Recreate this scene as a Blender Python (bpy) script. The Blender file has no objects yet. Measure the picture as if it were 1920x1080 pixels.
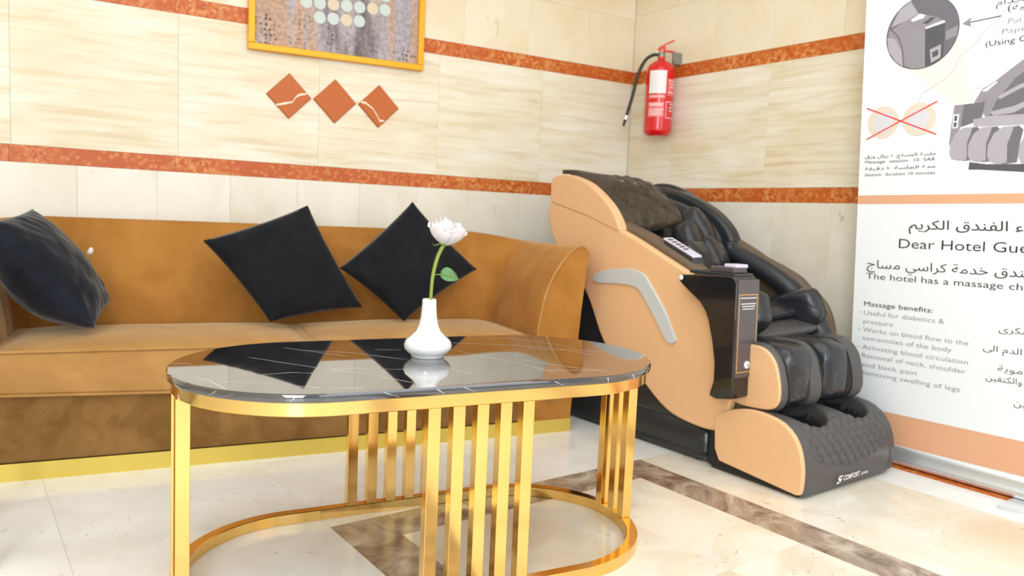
import bpy, bmesh, math, random
from mathutils import Vector, Matrix, noise
from math import sin, cos, pi, radians, atan2, hypot, sqrt

random.seed(7)
S = bpy.context.scene
COL = S.collection

# ------------------------------------------------------------------ camera
cam = bpy.data.cameras.new('camera')
cam.sensor_width = 36.0
cam.lens = 1423.0 / 1920 * 36
co = bpy.data.objects.new('camera', cam); COL.objects.link(co)
Rr = [[0.80323553, -0.59403722, 0.0439599],
      [-0.01888001, -0.09915287, -0.99489309],
      [0.59536227, 0.7983035, -0.09085854]]
M = Matrix.Identity(4)
for i in range(3):
    M[i][0] = Rr[0][i]; M[i][1] = -Rr[1][i]; M[i][2] = -Rr[2][i]
M[2][3] = 0.88
co.matrix_world = M
cam.dof.use_dof = True
cam.dof.focus_distance = 1.85
cam.dof.aperture_fstop = 4.0
cam.clip_start = 0.02
S.camera = co

# ------------------------------------------------------------------ world, lights, exposure
w = bpy.data.worlds.new('daylight'); S.world = w; w.use_nodes = True
bg = w.node_tree.nodes['Background']
bg.inputs[0].default_value = (0.92, 0.96, 1.0, 1)
bg.inputs[1].default_value = 1.25


def area(name, loc, target, sx, sy, power, col=(1, 1, 1)):
    l = bpy.data.lights.new(name, 'AREA'); l.shape = 'RECTANGLE'
    l.size = sx; l.size_y = sy; l.energy = power; l.color = col
    o = bpy.data.objects.new(name, l); COL.objects.link(o)
    o.location = loc
    o.rotation_euler = (Vector(target) - Vector(loc)).to_track_quat('-Z', 'Y').to_euler()
    return o


area('window_light', (-1.85, -1.2, 1.5), (3.1, 1.9, 0.8), 2.2, 2.1, 200, (0.86, 0.93, 1.0))
area('overhead_fill', (0.8, 0.8, 2.56), (0.8, 0.8, 0.0), 3.2, 2.8, 62, (0.88, 0.94, 1.0))  # added overhead fill for more ambient light, no known fixture
area('front_fill', (1.2, -2.3, 1.8), (2.4, 2.8, 0.9), 3.2, 2.2, 50, (0.87, 0.94, 1.0))  # added soft fill from behind the camera, lifts the room corner

vs = S.view_settings
vs.view_transform = 'Standard'; vs.look = 'None'
vs.exposure = -0.47; vs.gamma = 1.0; vs.use_curve_mapping = False
S.display_settings.display_device = 'sRGB'


# ------------------------------------------------------------------ materials
def srgb(r, g, b):
    f = lambda c: ((c / 255) / 12.92) if c / 255 <= 0.04045 else (((c / 255) + 0.055) / 1.055) ** 2.4
    return (f(r), f(g), f(b), 1)


def mat(name, col, rough=0.5, metal=0.0, **kw):
    m = bpy.data.materials.new(name); m.use_nodes = True
    b = m.node_tree.nodes['Principled BSDF']
    b.inputs['Base Color'].default_value = col
    b.inputs['Roughness'].default_value = rough
    b.inputs['Metallic'].default_value = metal
    for k, v in kw.items():
        b.inputs[k.replace('_', ' ')].default_value = v
    return m


class NT:
    def __init__(s, m):
        s.m = m; s.t = m.node_tree; s.b = s.t.nodes['Principled BSDF']

    def n(s, typ, **kw):
        x = s.t.nodes.new(typ)
        for k, v in kw.items():
            if k in x.inputs.keys():
                x.inputs[k].default_value = v
            else:
                setattr(x, k, v)
        return x

    def l(s, a, ao, b, bi):
        s.t.links.new(a.outputs[ao], b.inputs[bi])

    def coords(s, scale=(1, 1, 1), kind='Object', rand=True):
        tc = s.n('ShaderNodeTexCoord'); mp = s.n('ShaderNodeMapping')
        mp.inputs['Scale'].default_value = scale
        if rand:
            oi = s.n('ShaderNodeObjectInfo')
            mu = s.n('ShaderNodeVectorMath', operation='SCALE')
            cb = s.n('ShaderNodeCombineXYZ')
            s.l(oi, 'Random', cb, 'X'); s.l(oi, 'Random', cb, 'Y'); s.l(oi, 'Random', cb, 'Z')
            s.l(cb, 'Vector', mu, 0); mu.inputs['Scale'].default_value = 37.0
            ad = s.n('ShaderNodeVectorMath', operation='ADD')
            s.l(tc, kind, ad, 0); s.l(mu, 'Vector', ad, 1)
            s.l(ad, 'Vector', mp, 'Vector')
        else:
            s.l(tc, kind, mp, 'Vector')
        return mp

    def ramp(s, stops):
        r = s.n('ShaderNodeValToRGB'); e = r.color_ramp.elements
        while len(e) < len(stops): e.new(0.5)
        for i, (p, c) in enumerate(stops):
            e[i].position = p; e[i].color = c
        return r

    def bump(s, src, out, strength=0.2, dist=0.01):
        bp = s.n('ShaderNodeBump'); bp.inputs['Strength'].default_value = strength
        bp.inputs['Distance'].default_value = dist
        s.l(src, out, bp, 'Height'); s.l(bp, 'Normal', s.b, 'Normal')
        return bp

    def mix(s, fac, c1, c2, mode='MIX'):
        mx = s.n('ShaderNodeMix', data_type='RGBA', blend_type=mode)
        if isinstance(fac, (int, float)): mx.inputs[0].default_value = fac
        else: s.t.links.new(fac, mx.inputs[0])
        for k, c in ((6, c1), (7, c2)):
            if isinstance(c, tuple): mx.inputs[k].default_value = c
            else: s.t.links.new(c, mx.inputs[k])
        return mx


def m_travertine():
    m = mat('travertine', srgb(236, 222, 192), 0.22); t = NT(m)
    mp = t.coords((1.2, 1.2, 16))
    a = t.n('ShaderNodeTexNoise', Scale=2.2, Detail=6.0, Roughness=0.6, Distortion=0.6); t.l(mp, 'Vector', a, 'Vector')
    r = t.ramp([(0.26, srgb(222, 206, 176)), (0.40, srgb(234, 224, 203)), (0.50, srgb(240, 234, 219)), (0.70, srgb(246, 242, 232))])
    t.l(a, 'Fac', r, 'Fac')
    mp2 = t.coords((2, 2, 5))
    b = t.n('ShaderNodeTexNoise', Scale=1.2, Detail=2.0); t.l(mp2, 'Vector', b, 'Vector')
    r2 = t.ramp([(0.35, srgb(248, 238, 218)), (0.65, srgb(255, 253, 248))]); t.l(b, 'Fac', r2, 'Fac')
    mx = t.mix(1.0, r.outputs['Color'], r2.outputs['Color'], 'MULTIPLY')
    t.t.links.new(mx.outputs[2], t.b.inputs['Base Color'])
    return m


def m_cream(name, base, dark, fleck, rough, sc=1.0, dens=0.66):
    m = mat(name, base, rough); t = NT(m)
    mp = t.coords((1, 1, 1))
    a = t.n('ShaderNodeTexNoise', Scale=3.0 * sc, Detail=5.0, Roughness=0.55, Distortion=0.8); t.l(mp, 'Vector', a, 'Vector')
    r = t.ramp([(0.3, dark), (0.55, base), (0.8, (min(base[0] * 1.06, 1), min(base[1] * 1.07, 1), min(base[2] * 1.1, 1), 1))]); t.l(a, 'Fac', r, 'Fac')
    # short fossil flecks
    mp2 = t.coords((1, 1, 0.45))
    d = t.n('ShaderNodeTexNoise', Scale=30.0 * sc, Detail=3.0, Roughness=0.6, Distortion=1.2); t.l(mp2, 'Vector', d, 'Vector')
    rf = t.ramp([(dens, (0, 0, 0, 1)), (dens + .08, (1, 1, 1, 1))]); t.l(d, 'Fac', rf, 'Fac')
    e = t.n('ShaderNodeTexNoise', Scale=5.0 * sc, Detail=1.0); t.l(mp2, 'Vector', e, 'Vector')
    re = t.ramp([(0.45, (0, 0, 0, 1)), (0.65, (.8, .8, .8, 1))]); t.l(e, 'Fac', re, 'Fac')
    mu = t.n('ShaderNodeMath', operation='MULTIPLY'); t.l(rf, 'Color', mu, 0); t.l(re, 'Color', mu, 1)
    mx = t.mix(mu.outputs[0], r.outputs['Color'], fleck)
    t.t.links.new(mx.outputs[2], t.b.inputs['Base Color'])
    return m


def m_orange():
    m = mat('orange_marble', srgb(214, 108, 40), 0.4); t = NT(m)
    mp = t.coords((1, 1, 1))
    a = t.n('ShaderNodeTexNoise', Scale=4.0, Detail=3.0); t.l(mp, 'Vector', a, 'Vector')
    v = t.n('ShaderNodeTexVoronoi', Scale=42.0); t.l(mp, 'Vector', v, 'Vector')
    n2 = t.n('ShaderNodeTexNoise', Scale=45.0, Detail=3.0, Distortion=1.0); t.l(mp, 'Vector', n2, 'Vector')
    r = t.ramp([(0.35, srgb(184, 80, 14)), (0.48, srgb(204, 102, 28)), (0.64, srgb(224, 154, 92))]); t.l(n2, 'Fac', r, 'Fac')
    r2 = t.ramp([(0.0, srgb(222, 146, 82)), (0.5, srgb(194, 88, 18))]); t.l(v, 'Distance', r2, 'Fac')
    ra = t.ramp([(0.4, (0, 0, 0, 1)), (0.6, (1, 1, 1, 1))]); t.l(a, 'Fac', ra, 'Fac')
    mx = t.mix(ra.outputs['Color'], r.outputs['Color'], r2.outputs['Color'])
    t.t.links.new(mx.outputs[2], t.b.inputs['Base Color'])
    return m


def m_brownmarble():
    m = mat('brown_marble', srgb(150, 120, 92), 0.22); t = NT(m)
    mp = t.coords((1, 1, 1))
    a = t.n('ShaderNodeTexNoise', Scale=5.0, Detail=8.0, Roughness=0.62, Distortion=1.6); t.l(mp, 'Vector', a, 'Vector')
    r = t.ramp([(0.34, srgb(112, 86, 66)), (0.46, srgb(150, 126, 106)), (0.58, srgb(186, 166, 146)), (0.72, srgb(220, 206, 190))]); t.l(a, 'Fac', r, 'Fac')
    v = t.n('ShaderNodeTexVoronoi', Scale=7.0, feature='DISTANCE_TO_EDGE')
    n3 = t.n('ShaderNodeTexNoise', Scale=6.0, Detail=4.0); t.l(mp, 'Vector', n3, 'Vector')
    mxv = t.mix(0.25, mp.outputs['Vector'], n3.outputs['Color']); t.t.links.new(mxv.outputs[2], v.inputs['Vector'])
    rv = t.ramp([(0.0, (.35, .35, .35, 1)), (0.015, (0, 0, 0, 1))]); t.l(v, 'Distance', rv, 'Fac')
    mx = t.mix(rv.outputs['Color'], r.outputs['Color'], srgb(226, 214, 196))
    t.t.links.new(mx.outputs[2], t.b.inputs['Base Color'])
    return m


def m_blackmarble():
    m = mat('black_marble', (0.012, 0.012, 0.014, 1), 0.035, Specular_IOR_Level=0.9); t = NT(m)
    t.b.inputs['Coat Weight'].default_value = 1.0; t.b.inputs['Coat Roughness'].default_value = 0.01
    t.b.inputs['Coat IOR'].default_value = 1.75
    mp = t.coords((1, 1, 1), rand=False)
    a = t.n('ShaderNodeTexNoise', Scale=9.0, Detail=6.0, Distortion=1.0); t.l(mp, 'Vector', a, 'Vector')
    r = t.ramp([(0.45, (0.010, 0.010, 0.012, 1)), (0.75, (0.035, 0.033, 0.034, 1))]); t.l(a, 'Fac', r, 'Fac')
    c = t.n('ShaderNodeTexNoise', Scale=260.0, Detail=1.0); t.l(mp, 'Vector', c, 'Vector')
    rc = t.ramp([(0.74, (0, 0, 0, 1)), (0.78, (.35, .35, .35, 1))]); t.l(c, 'Fac', rc, 'Fac')
    mx = t.mix(rc.outputs['Color'], r.outputs['Color'], (.5, .5, .5, 1))
    t.t.links.new(mx.outputs[2], t.b.inputs['Base Color'])
    return m


def m_fabric(name, c1, c2, rough=0.9, sheen=0.5, sc=6.0, bump=0.1, bsc=600, tint=None):
    m = mat(name, c1, rough); t = NT(m)
    t.b.inputs['Sheen Weight'].default_value = sheen
    t.b.inputs['Sheen Roughness'].default_value = 0.35
    if tint: t.b.inputs['Sheen Tint'].default_value = tint
    t.b.inputs['Specular IOR Level'].default_value = 0.2
    mp = t.coords((1, 1, 1), rand=False)
    a = t.n('ShaderNodeTexNoise', Scale=sc, Detail=5.0, Roughness=0.6, Distortion=0.7); t.l(mp, 'Vector', a, 'Vector')
    r = t.ramp([(0.35, c1), (0.65, c2)]); t.l(a, 'Fac', r, 'Fac')
    t.l(r, 'Color', t.b, 'Base Color')
    b = t.n('ShaderNodeTexNoise', Scale=float(bsc), Detail=1.0); t.l(mp, 'Vector', b, 'Vector')
    t.bump(b, 'Fac', bump, 0.001)
    return m


def m_leather(name, c, rough, wr=0.0, wsc=9.0, grain=0.12):
    m = mat(name, c, rough); t = NT(m)
    mp = t.coords((1, 1, 1), rand=False)
    v = t.n('ShaderNodeTexVoronoi', Scale=420.0); t.l(mp, 'Vector', v, 'Vector')
    bp = t.bump(v, 'Distance', grain, 0.0008)
    if wr > 0:
        a = t.n('ShaderNodeTexNoise', Scale=wsc, Detail=3.0, Roughness=0.5, Distortion=1.4); t.l(mp, 'Vector', a, 'Vector')
        b2 = t.n('ShaderNodeBump'); b2.inputs['Strength'].default_value = wr; b2.inputs['Distance'].default_value = 0.03
        t.l(a, 'Fac', b2, 'Height'); t.l(bp, 'Normal', b2, 'Normal'); t.l(b2, 'Normal', t.b, 'Normal')
    return m


def m_art():
    m = mat('canvas_print', srgb(170, 160, 162), 0.6); t = NT(m)
    mp = t.coords((1, 1, 1), rand=False)
    a = t.n('ShaderNodeTexNoise', Scale=3.2, Detail=4.0, Distortion=0.8)
    mps = t.coords((1.6, 1.6, 0.35), rand=False); t.l(mps, 'Vector', a, 'Vector')
    r = t.ramp([(0.30, srgb(84, 74, 78)), (0.42, srgb(138, 126, 130)), (0.52, srgb(182, 172, 176)), (0.58, srgb(196, 158, 130)), (0.68, srgb(176, 168, 176))])
    t.l(a, 'Fac', r, 'Fac')
    # light grid of dabs and dark dots below it
    v = t.n('ShaderNodeTexVoronoi', Scale=48.0, Randomness=0.45); t.l(mp, 'Vector', v, 'Vector')
    rv = t.ramp([(0.22, (1, 1, 1, 1)), (0.34, (0, 0, 0, 1))]); t.l(v, 'Distance', rv, 'Fac')
    sx = t.n('ShaderNodeSeparateXYZ'); t.l(mp, 'Vector', sx, 'Vector')
    rz = t.ramp([(0.14, (1, 1, 1, 1)), (0.20, (0, 0, 0, 1))]); t.l(sx, 'Z', rz, 'Fac')
    b = t.n('ShaderNodeTexNoise', Scale=9.0, Detail=2.0); t.l(mp, 'Vector', b, 'Vector')
    rb = t.ramp([(0.42, (0, 0, 0, 1)), (0.55, (1, 1, 1, 1))]); t.l(b, 'Fac', rb, 'Fac')
    mu = t.n('ShaderNodeMath', operation='MULTIPLY'); t.l(rv, 'Color', mu, 0); t.l(rz, 'Color', mu, 1)
    mu2 = t.n('ShaderNodeMath', operation='MULTIPLY'); t.l(mu, 0, mu2, 0); t.l(rb, 'Color', mu2, 1)
    mx = t.mix(mu2.outputs[0], r.outputs['Color'], srgb(96, 84, 60))
    c = t.n('ShaderNodeTexNoise', Scale=60.0, Detail=2.0); t.l(mp, 'Vector', c, 'Vector')
    rc = t.ramp([(0.35, (.72, .7, .7, 1)), (0.65, (1.15, 1.15, 1.15, 1))]); t.l(c, 'Fac', rc, 'Fac')
    m3 = t.mix(0.8, mx.outputs[2], rc.outputs['Color'], 'MULTIPLY')
    t.t.links.new(m3.outputs[2], t.b.inputs['Base Color'])
    return m


def m_floor(name, base, dark, fleck, rough):
    return m_cream(name, base, dark, fleck, rough, 1.3, 0.625)


MT = dict(
    trav=m_travertine(),
    cream=m_cream('cream_wall_marble', srgb(240, 233, 217), srgb(231, 221, 200), srgb(190, 176, 132), 0.22),
    peach=m_cream('peach_wall_marble', srgb(242, 229, 202), srgb(234, 212, 174), srgb(214, 184, 130), 0.22, 0.7),
    orange=m_orange(), brown=m_brownmarble(), black=m_blackmarble(),
    terra=mat('terracotta_marble', srgb(194, 98, 28), 0.4),
    vein=mat('white_vein', srgb(244, 222, 196), 0.3),
    fl=m_floor('floor_marble', srgb(240, 233, 218), srgb(228, 212, 184), srgb(138, 112, 70), 0.14),
    fl2=m_floor('white_floor_marble', srgb(247, 246, 242), srgb(238, 234, 226), srgb(186, 178, 160), 0.14),
    tvein=mat('marble_vein', (.75, .73, .70, 1), 0.1),
    wall=mat('wall_backing', srgb(215, 200, 170), 0.6),
    ceil=mat('ceiling_paint', srgb(245, 243, 238), 0.8),
    gold=mat('polished_gold', (0.90, 0.60, 0.20, 1), 0.13, 1.0),
    goldb=mat('brushed_gold', srgb(222, 196, 92), 0.4, 0.45),
    velvet=m_fabric('mustard_velvet', srgb(164, 108, 44), srgb(184, 126, 58), 0.8, 0.55, 5.0, tint=(1, .8, .5, 1)),
    velvetb=m_fabric('dark_velvet', srgb(122, 86, 42), srgb(150, 112, 64), 0.85, 0.45, 7.0, tint=(1, .8, .5, 1)),  # darker, browner velvet tone for the sofa base
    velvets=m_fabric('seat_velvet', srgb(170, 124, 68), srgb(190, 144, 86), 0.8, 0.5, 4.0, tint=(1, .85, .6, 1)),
    pipe=m_fabric('velvet_piping', srgb(176, 116, 48), srgb(190, 130, 60), 0.8, 0.5, 5.0),
    pillow=m_fabric('black_cotton', srgb(20, 21, 25), srgb(29, 30, 35), 0.95, 0.25, 8.0, 0.25, 900),
    pillow2=m_fabric('slate_cotton', srgb(20, 23, 30), srgb(33, 37, 46), 0.9, 0.35, 8.0, 0.25, 900),
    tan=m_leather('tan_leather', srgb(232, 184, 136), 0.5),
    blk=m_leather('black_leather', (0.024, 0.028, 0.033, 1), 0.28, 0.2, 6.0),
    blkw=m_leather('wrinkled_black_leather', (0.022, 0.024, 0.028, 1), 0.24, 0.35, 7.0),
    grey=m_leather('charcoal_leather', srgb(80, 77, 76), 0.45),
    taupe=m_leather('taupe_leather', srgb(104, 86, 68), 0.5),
    cover=m_fabric('brown_quilted_cover', srgb(64, 54, 43), srgb(82, 71, 58), 0.6, 0.2, 12.0, 0.2, 700),
    plas=mat('black_plastic', (0.03, 0.034, 0.038, 1), 0.22),
    gloss=mat('gloss_black_acrylic', (0.016, 0.015, 0.015, 1), 0.05, Specular_IOR_Level=0.7),
    boxf=mat('dark_grey_gloss', srgb(88, 80, 82), 0.15),
    silver=mat('satin_silver', srgb(208, 214, 214), 0.32, 0.15),
    alu=mat('anodised_aluminium', srgb(226, 230, 232), 0.28, 0.75),
    chrome=mat('chrome', (0.85, 0.85, 0.86, 1), 0.08, 1.0),
    lilac=mat('lilac_plastic', srgb(214, 206, 226), 0.25),
    white=mat('white_ink', srgb(240, 238, 236), 0.5),
    porcelain=mat('white_porcelain', srgb(238, 238, 238), 0.12, Coat_Weight=0.6),
    petal=mat('rose_petal', srgb(246, 232, 230), 0.55, Subsurface_Weight=0.15, Sheen_Weight=0.2),
    stem=mat('rose_stem', srgb(138, 156, 60), 0.45),
    leaf=mat('rose_leaf', srgb(88, 134, 78), 0.4),
    red=mat('red_enamel', srgb(222, 22, 22), 0.16, Coat_Weight=0.5),
    redm=mat('red_plastic', srgb(224, 60, 34), 0.35),
    rubber=mat('black_rubber', srgb(44, 42, 34), 0.45),
    brass=mat('grey_metal', srgb(150, 150, 140), 0.35, 0.6),
    pink=mat('pale_red_ink', srgb(240, 120, 118), 0.4),
    banner=mat('banner_vinyl', srgb(242, 244, 245), 0.45),
    bandor=mat('banner_orange', srgb(228, 172, 134), 0.45),
    ink=mat('black_ink', srgb(34, 34, 44), 0.5),
    inkg=mat('grey_ink', srgb(140, 140, 144), 0.5),
    redink=mat('red_ink', srgb(232, 40, 40), 0.5),
    beam=mat('beige_ink', srgb(230, 227, 220), 0.5),
    veing=mat('pale_grey_ink', srgb(206, 202, 202), 0.5),
    coin=mat('coin_rim_ink', srgb(226, 212, 194), 0.5), coin2=mat('coin_face_ink', srgb(216, 214, 220), 0.5),
    g1=mat('grey_print_1', srgb(150, 144, 150), 0.5), g2=mat('grey_print_2', srgb(112, 110, 118), 0.5),
    g3=mat('grey_print_3', srgb(176, 170, 178), 0.5), g4=mat('grey_print_4', srgb(88, 86, 94), 0.5),
    goldink=mat('gold_ink', srgb(214, 164, 92), 0.4),
    yellow=mat('yellow_gilt', srgb(246, 176, 20), 0.3, 0.15),
    art=m_art(), paint=mat('pale_paint', srgb(206, 216, 210), 0.6), paint2=mat('cream_paint', srgb(222, 206, 178), 0.6),
    seam=mat('dark_seam', (0.01, 0.01, 0.01, 1), 0.6),
)


# ------------------------------------------------------------------ helpers
OFF = {}


def root(name, loc, label, cat, group=None):
    o = bpy.data.objects.new(name, None); COL.objects.link(o)
    o.empty_display_size = 0.05
    o.location = loc; OFF[o.name] = Vector(loc)
    o['label'] = label; o['category'] = cat
    if group: o['group'] = group
    return o


def link(name, me, m, parent=None, kind=None, label=None, smooth=40):
    """mesh given in world coordinates; children are stored relative to their thing"""
    off = Vector((0, 0, 0))
    if parent is not None: off = OFF[parent.name]
    if off.length: me.transform(Matrix.Translation(-off))
    me.materials.clear(); me.materials.append(MT[m] if isinstance(m, str) else m)
    if smooth is not None and len(me.polygons):
        me.shade_smooth()
        me.set_sharp_from_angle(angle=radians(smooth))
        for p in me.polygons:
            if len(p.vertices) > 30: p.use_smooth = False
    o = bpy.data.objects.new(name, me); COL.objects.link(o)
    if parent is not None:
        o.parent = parent
    OFF[o.name] = off
    if kind: o['kind'] = kind
    if label: o['label'] = label
    return o


def pydata(name, vs, fs):
    me = bpy.data.meshes.new(name); me.from_pydata([tuple(v) for v in vs], [], fs); me.update()
    bm = bmesh.new(); bm.from_mesh(me)
    bmesh.ops.recalc_face_normals(bm, faces=bm.faces); bm.to_mesh(me); bm.free()
    return me


def bev(o, wd, seg=2, ang=35):
    b = o.modifiers.new('bevel', 'BEVEL'); b.width = wd; b.segments = seg; b.limit_method = 'ANGLE'
    b.angle_limit = radians(ang); b.harden_normals = True
    return o


def boxf(name, O, a, b, c, m, parent=None, bw=0.0, seg=2, **kw):
    """box from corner O along vectors a, b, c"""
    O, a, b, c = Vector(O), Vector(a), Vector(b), Vector(c)
    vs = [O, O + a, O + a + b, O + b, O + c, O + a + c, O + a + b + c, O + b + c]
    fs = [(0, 1, 2, 3), (4, 5, 6, 7), (0, 1, 5, 4), (1, 2, 6, 5), (2, 3, 7, 6), (3, 0, 4, 7)]
    o = link(name, pydata(name, vs, fs), m, parent, **kw)
    if bw: bev(o, bw, seg)
    return o


def box(name, x0, x1, y0, y1, z0, z1, m, parent=None, bw=0.0, **kw):
    return boxf(name, (x0, y0, z0), (x1 - x0, 0, 0), (0, y1 - y0, 0), (0, 0, z1 - z0), m, parent, bw, **kw)


def crom(pts, n=4, closed=True):
    out = []; N = len(pts)
    rng = range(N) if closed else range(N - 1)
    for i in rng:
        g = lambda j: Vector(pts[j % N]) if closed else Vector(pts[max(0, min(N - 1, j))])
        p0, p1, p2, p3 = g(i - 1), g(i), g(i + 1), g(i + 2)
        for k in range(n):
            t = k / n
            out.append(0.5 * ((2 * p1) + (p2 - p0) * t + (2 * p0 - 5 * p1 + 4 * p2 - p3) * t * t + (3 * p1 - p0 - 3 * p2 + p3) * t ** 3))
    if not closed: out.append(Vector(pts[-1]))
    return out


def slab_yz(name, pts, x0, x1, m, parent, bw=0.008, n=4, seg=3, spline=True, **kw):
    P = crom([(y, z, 0) for y, z in pts], n) if spline else [Vector((y, z, 0)) for y, z in pts]
    N = len(P)
    vs = [(x0, p.x, p.y) for p in P] + [(x1, p.x, p.y) for p in P]
    fs = [tuple(range(N)), tuple(range(2 * N - 1, N - 1, -1))] + [(i, (i + 1) % N, N + (i + 1) % N, N + i) for i in range(N)]
    o = link(name, pydata(name, vs, fs), m, parent, smooth=50, **kw)
    if bw: bev(o, bw, seg, 50)
    return o


def tube(name, pts, rad, m, parent=None, n=10, closed=False, **kw):
    P = [Vector(p) for p in pts]; N = len(P); vs = []; fs = []
    up = None
    for i, p in enumerate(P):
        if closed: d = P[(i + 1) % N] - P[i - 1]
        else: d = P[min(i + 1, N - 1)] - P[max(i - 1, 0)]
        d.normalize()
        if up is None:
            up = Vector((0, 0, 1)) if abs(d.z) < 0.9 else Vector((1, 0, 0))
        s = d.cross(up).normalized(); up = s.cross(d).normalized()
        r = rad(i / (N - 1)) if callable(rad) else rad
        for k in range(n):
            a = 2 * pi * k / n
            vs.append(p + (s * cos(a) + up * sin(a)) * r)
    R = N if closed else N - 1
    for i in range(R):
        for k in range(n):
            fs.append((i * n + k, i * n + (k + 1) % n, ((i + 1) % N) * n + (k + 1) % n, ((i + 1) % N) * n + k))
    if not closed:
        fs.append(tuple(range(n))); fs.append(tuple(range((N - 1) * n, N * n)))
    return link(name, pydata(name, vs, fs), m, parent, **kw)


def lathe(name, prof, c, m, parent=None, n=40, axis=None, **kw):
    """prof = [(r, h)], around vertical axis (or the given axis) at c"""
    c = Vector(c)
    ax = Vector(axis).normalized() if axis else Vector((0, 0, 1))
    s = ax.orthogonal().normalized(); t = ax.cross(s)
    vs = []; fs = []
    for r, h in prof:
        for k in range(n):
            a = 2 * pi * k / n
            vs.append(c + ax * h + (s * cos(a) + t * sin(a)) * r)
    for i in range(len(prof) - 1):
        for k in range(n):
            fs.append((i * n + k, i * n + (k + 1) % n, (i + 1) * n + (k + 1) % n, (i + 1) * n + k))
    fs.append(tuple(range(n))); fs.append(tuple(range((len(prof) - 1) * n, len(prof) * n)))
    return link(name, pydata(name, vs, fs), m, parent, **kw)


def pad(name, c, half, m, parent, e=0.5, rot=(0, 0, 0), wob=0.0, wsc=8.0, n=32, **kw):
    """rounded cushion (superellipsoid) with a little surface unevenness"""
    from mathutils import Euler
    Rm = Euler([radians(a) for a in rot]).to_matrix(); c = Vector(c)
    sg = lambda v, p: math.copysign(abs(v) ** p, v)
    vs = []; fs = []; nv = n // 2
    for i in range(nv + 1):
        ph = -pi / 2 + pi * i / nv
        for k in range(n):
            a = 2 * pi * k / n
            p = Vector((half[0] * sg(cos(ph), e) * sg(cos(a), e), half[1] * sg(cos(ph), e) * sg(sin(a), e), half[2] * sg(sin(ph), e)))
            if wob:
                q = Rm @ p + c
                f = noise.noise(q * wsc) + 0.5 * noise.noise(q * wsc * 2.3)
                p += p.normalized() * f * wob
            vs.append(Rm @ p + c)
    for i in range(nv):
        for k in range(n):
            fs.append((i * n + k, i * n + (k + 1) % n, (i + 1) * n + (k + 1) % n, (i + 1) * n + k))
    me = pydata(name, vs, fs)
    bm = bmesh.new(); bm.from_mesh(me); bmesh.ops.remove_doubles(bm, verts=bm.verts, dist=1e-5); bm.to_mesh(me); bm.free()
    return link(name, me, m, parent, smooth=180, **kw)


def grid_mesh(name, P, m, parent=None, closed_v=False, **kw):
    nu, nv = len(P), len(P[0])
    vs = [p for row in P for p in row]; fs = []
    for i in range(nu - 1):
        for k in range(nv if closed_v else nv - 1):
            fs.append((i * nv + k, i * nv + (k + 1) % nv, (i + 1) * nv + (k + 1) % nv, (i + 1) * nv + k))
    return link(name, pydata(name, vs, fs), m, parent, **kw)


def pillow(name, A, B, Cc, D, th, m, parent=None, pinch=0.10, wr=0.006, seed=0, n=36, flat=0.42, back=1.0, **kw):
    """cushion with its four corners at A B C D (in order)"""
    A, B, Cc, D = [Vector(p) for p in (A, B, Cc, D)]
    nrm = (B - A).cross(D - A).normalized()
    ctr = (A + B + Cc + D) / 4
    sides = []
    for sgn in (1, -1):
        rows = []
        for i in range(n + 1):
            row = []
            for j in range(n + 1):
                u = -1 + 2 * i / n; v = -1 + 2 * j / n
                # edges drawn in between the corners
                uu = u * (1 - pinch * (1 - v * v)); vv = v * (1 - pinch * (1 - u * u))
                a, b = (uu + 1) / 2, (vv + 1) / 2
                p = A * (1 - a) * (1 - b) + B * a * (1 - b) + Cc * a * b + D * (1 - a) * b
                h = (max(0, (1 - u * u)) * max(0, (1 - v * v))) ** flat
                q = p * 1.0
                f = noise.noise(q * 14 + Vector((seed, seed, sgn * 3.3))) + .6 * noise.noise(q * 31 + Vector((seed, 0, sgn)))
                # gathers near the seam
                g = sin(22 * atan2(v, u) + seed) * (max(abs(u), abs(v)) ** 6) * (1 - max(abs(u), abs(v)) ** 14)
                row.append(p + nrm * sgn * (th * (back if sgn > 0 else 1) * h + wr * f * min(1, 3 * h) + wr * .8 * g))
            rows.append(row)
        sides.append(rows)
    N = n + 1
    vs = [p for r in sides[0] for p in r] + [p for r in sides[1] for p in r]; fs = []
    for s in range(2):
        o = s * N * N
        for i in range(n):
            for j in range(n):
                fs.append((o + i * N + j, o + i * N + j + 1, o + (i + 1) * N + j + 1, o + (i + 1) * N + j))
    me = bpy.data.meshes.new(name); me.from_pydata([tuple(v) for v in vs], [], fs)
    bm = bmesh.new(); bm.from_mesh(me); bmesh.ops.remove_doubles(bm, verts=bm.verts, dist=1e-5)
    bmesh.ops.recalc_face_normals(bm, faces=bm.faces); bm.to_mesh(me); bm.free()
    return link(name, me, m, parent, smooth=70, **kw)


def text(name, body, O, r, u, width, height, m, parent, thin=0.0, just='L', shear=0.0, lift=0.0015, split=False, **kw):
    """flat print: baseline starts at O, runs along r, up is u; scaled to the given width (height = cap height)"""
    cu = bpy.data.curves.new(name, 'FONT'); cu.body = body; cu.size = 1.0; cu.resolution_u = 3
    cu.offset = thin; cu.shear = shear
    to = bpy.data.objects.new(name + '_tmp', cu); COL.objects.link(to)
    bpy.context.view_layer.update()
    me = bpy.data.meshes.new_from_object(to.evaluated_get(bpy.context.evaluated_depsgraph_get()))
    bpy.data.objects.remove(to); bpy.data.curves.remove(cu)
    xs = [v.co.x for v in me.vertices]
    x0, x1 = min(xs), max(xs)
    O = Vector(O); r = Vector(r).normalized(); u = Vector(u).normalized(); nn = r.cross(u).normalized()
    sx = width / (x1 - x0); sy = height / 0.72 if height else sx
    words = word_meshes(me, name) if split else [me]
    for w_ in words:
        for v in w_.vertices:
            v.co = O + r * (v.co.x - x0) * sx + u * v.co.y * sy + nn * lift
        o = link(name, w_, m, parent, smooth=None, **kw)
    return o


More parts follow.
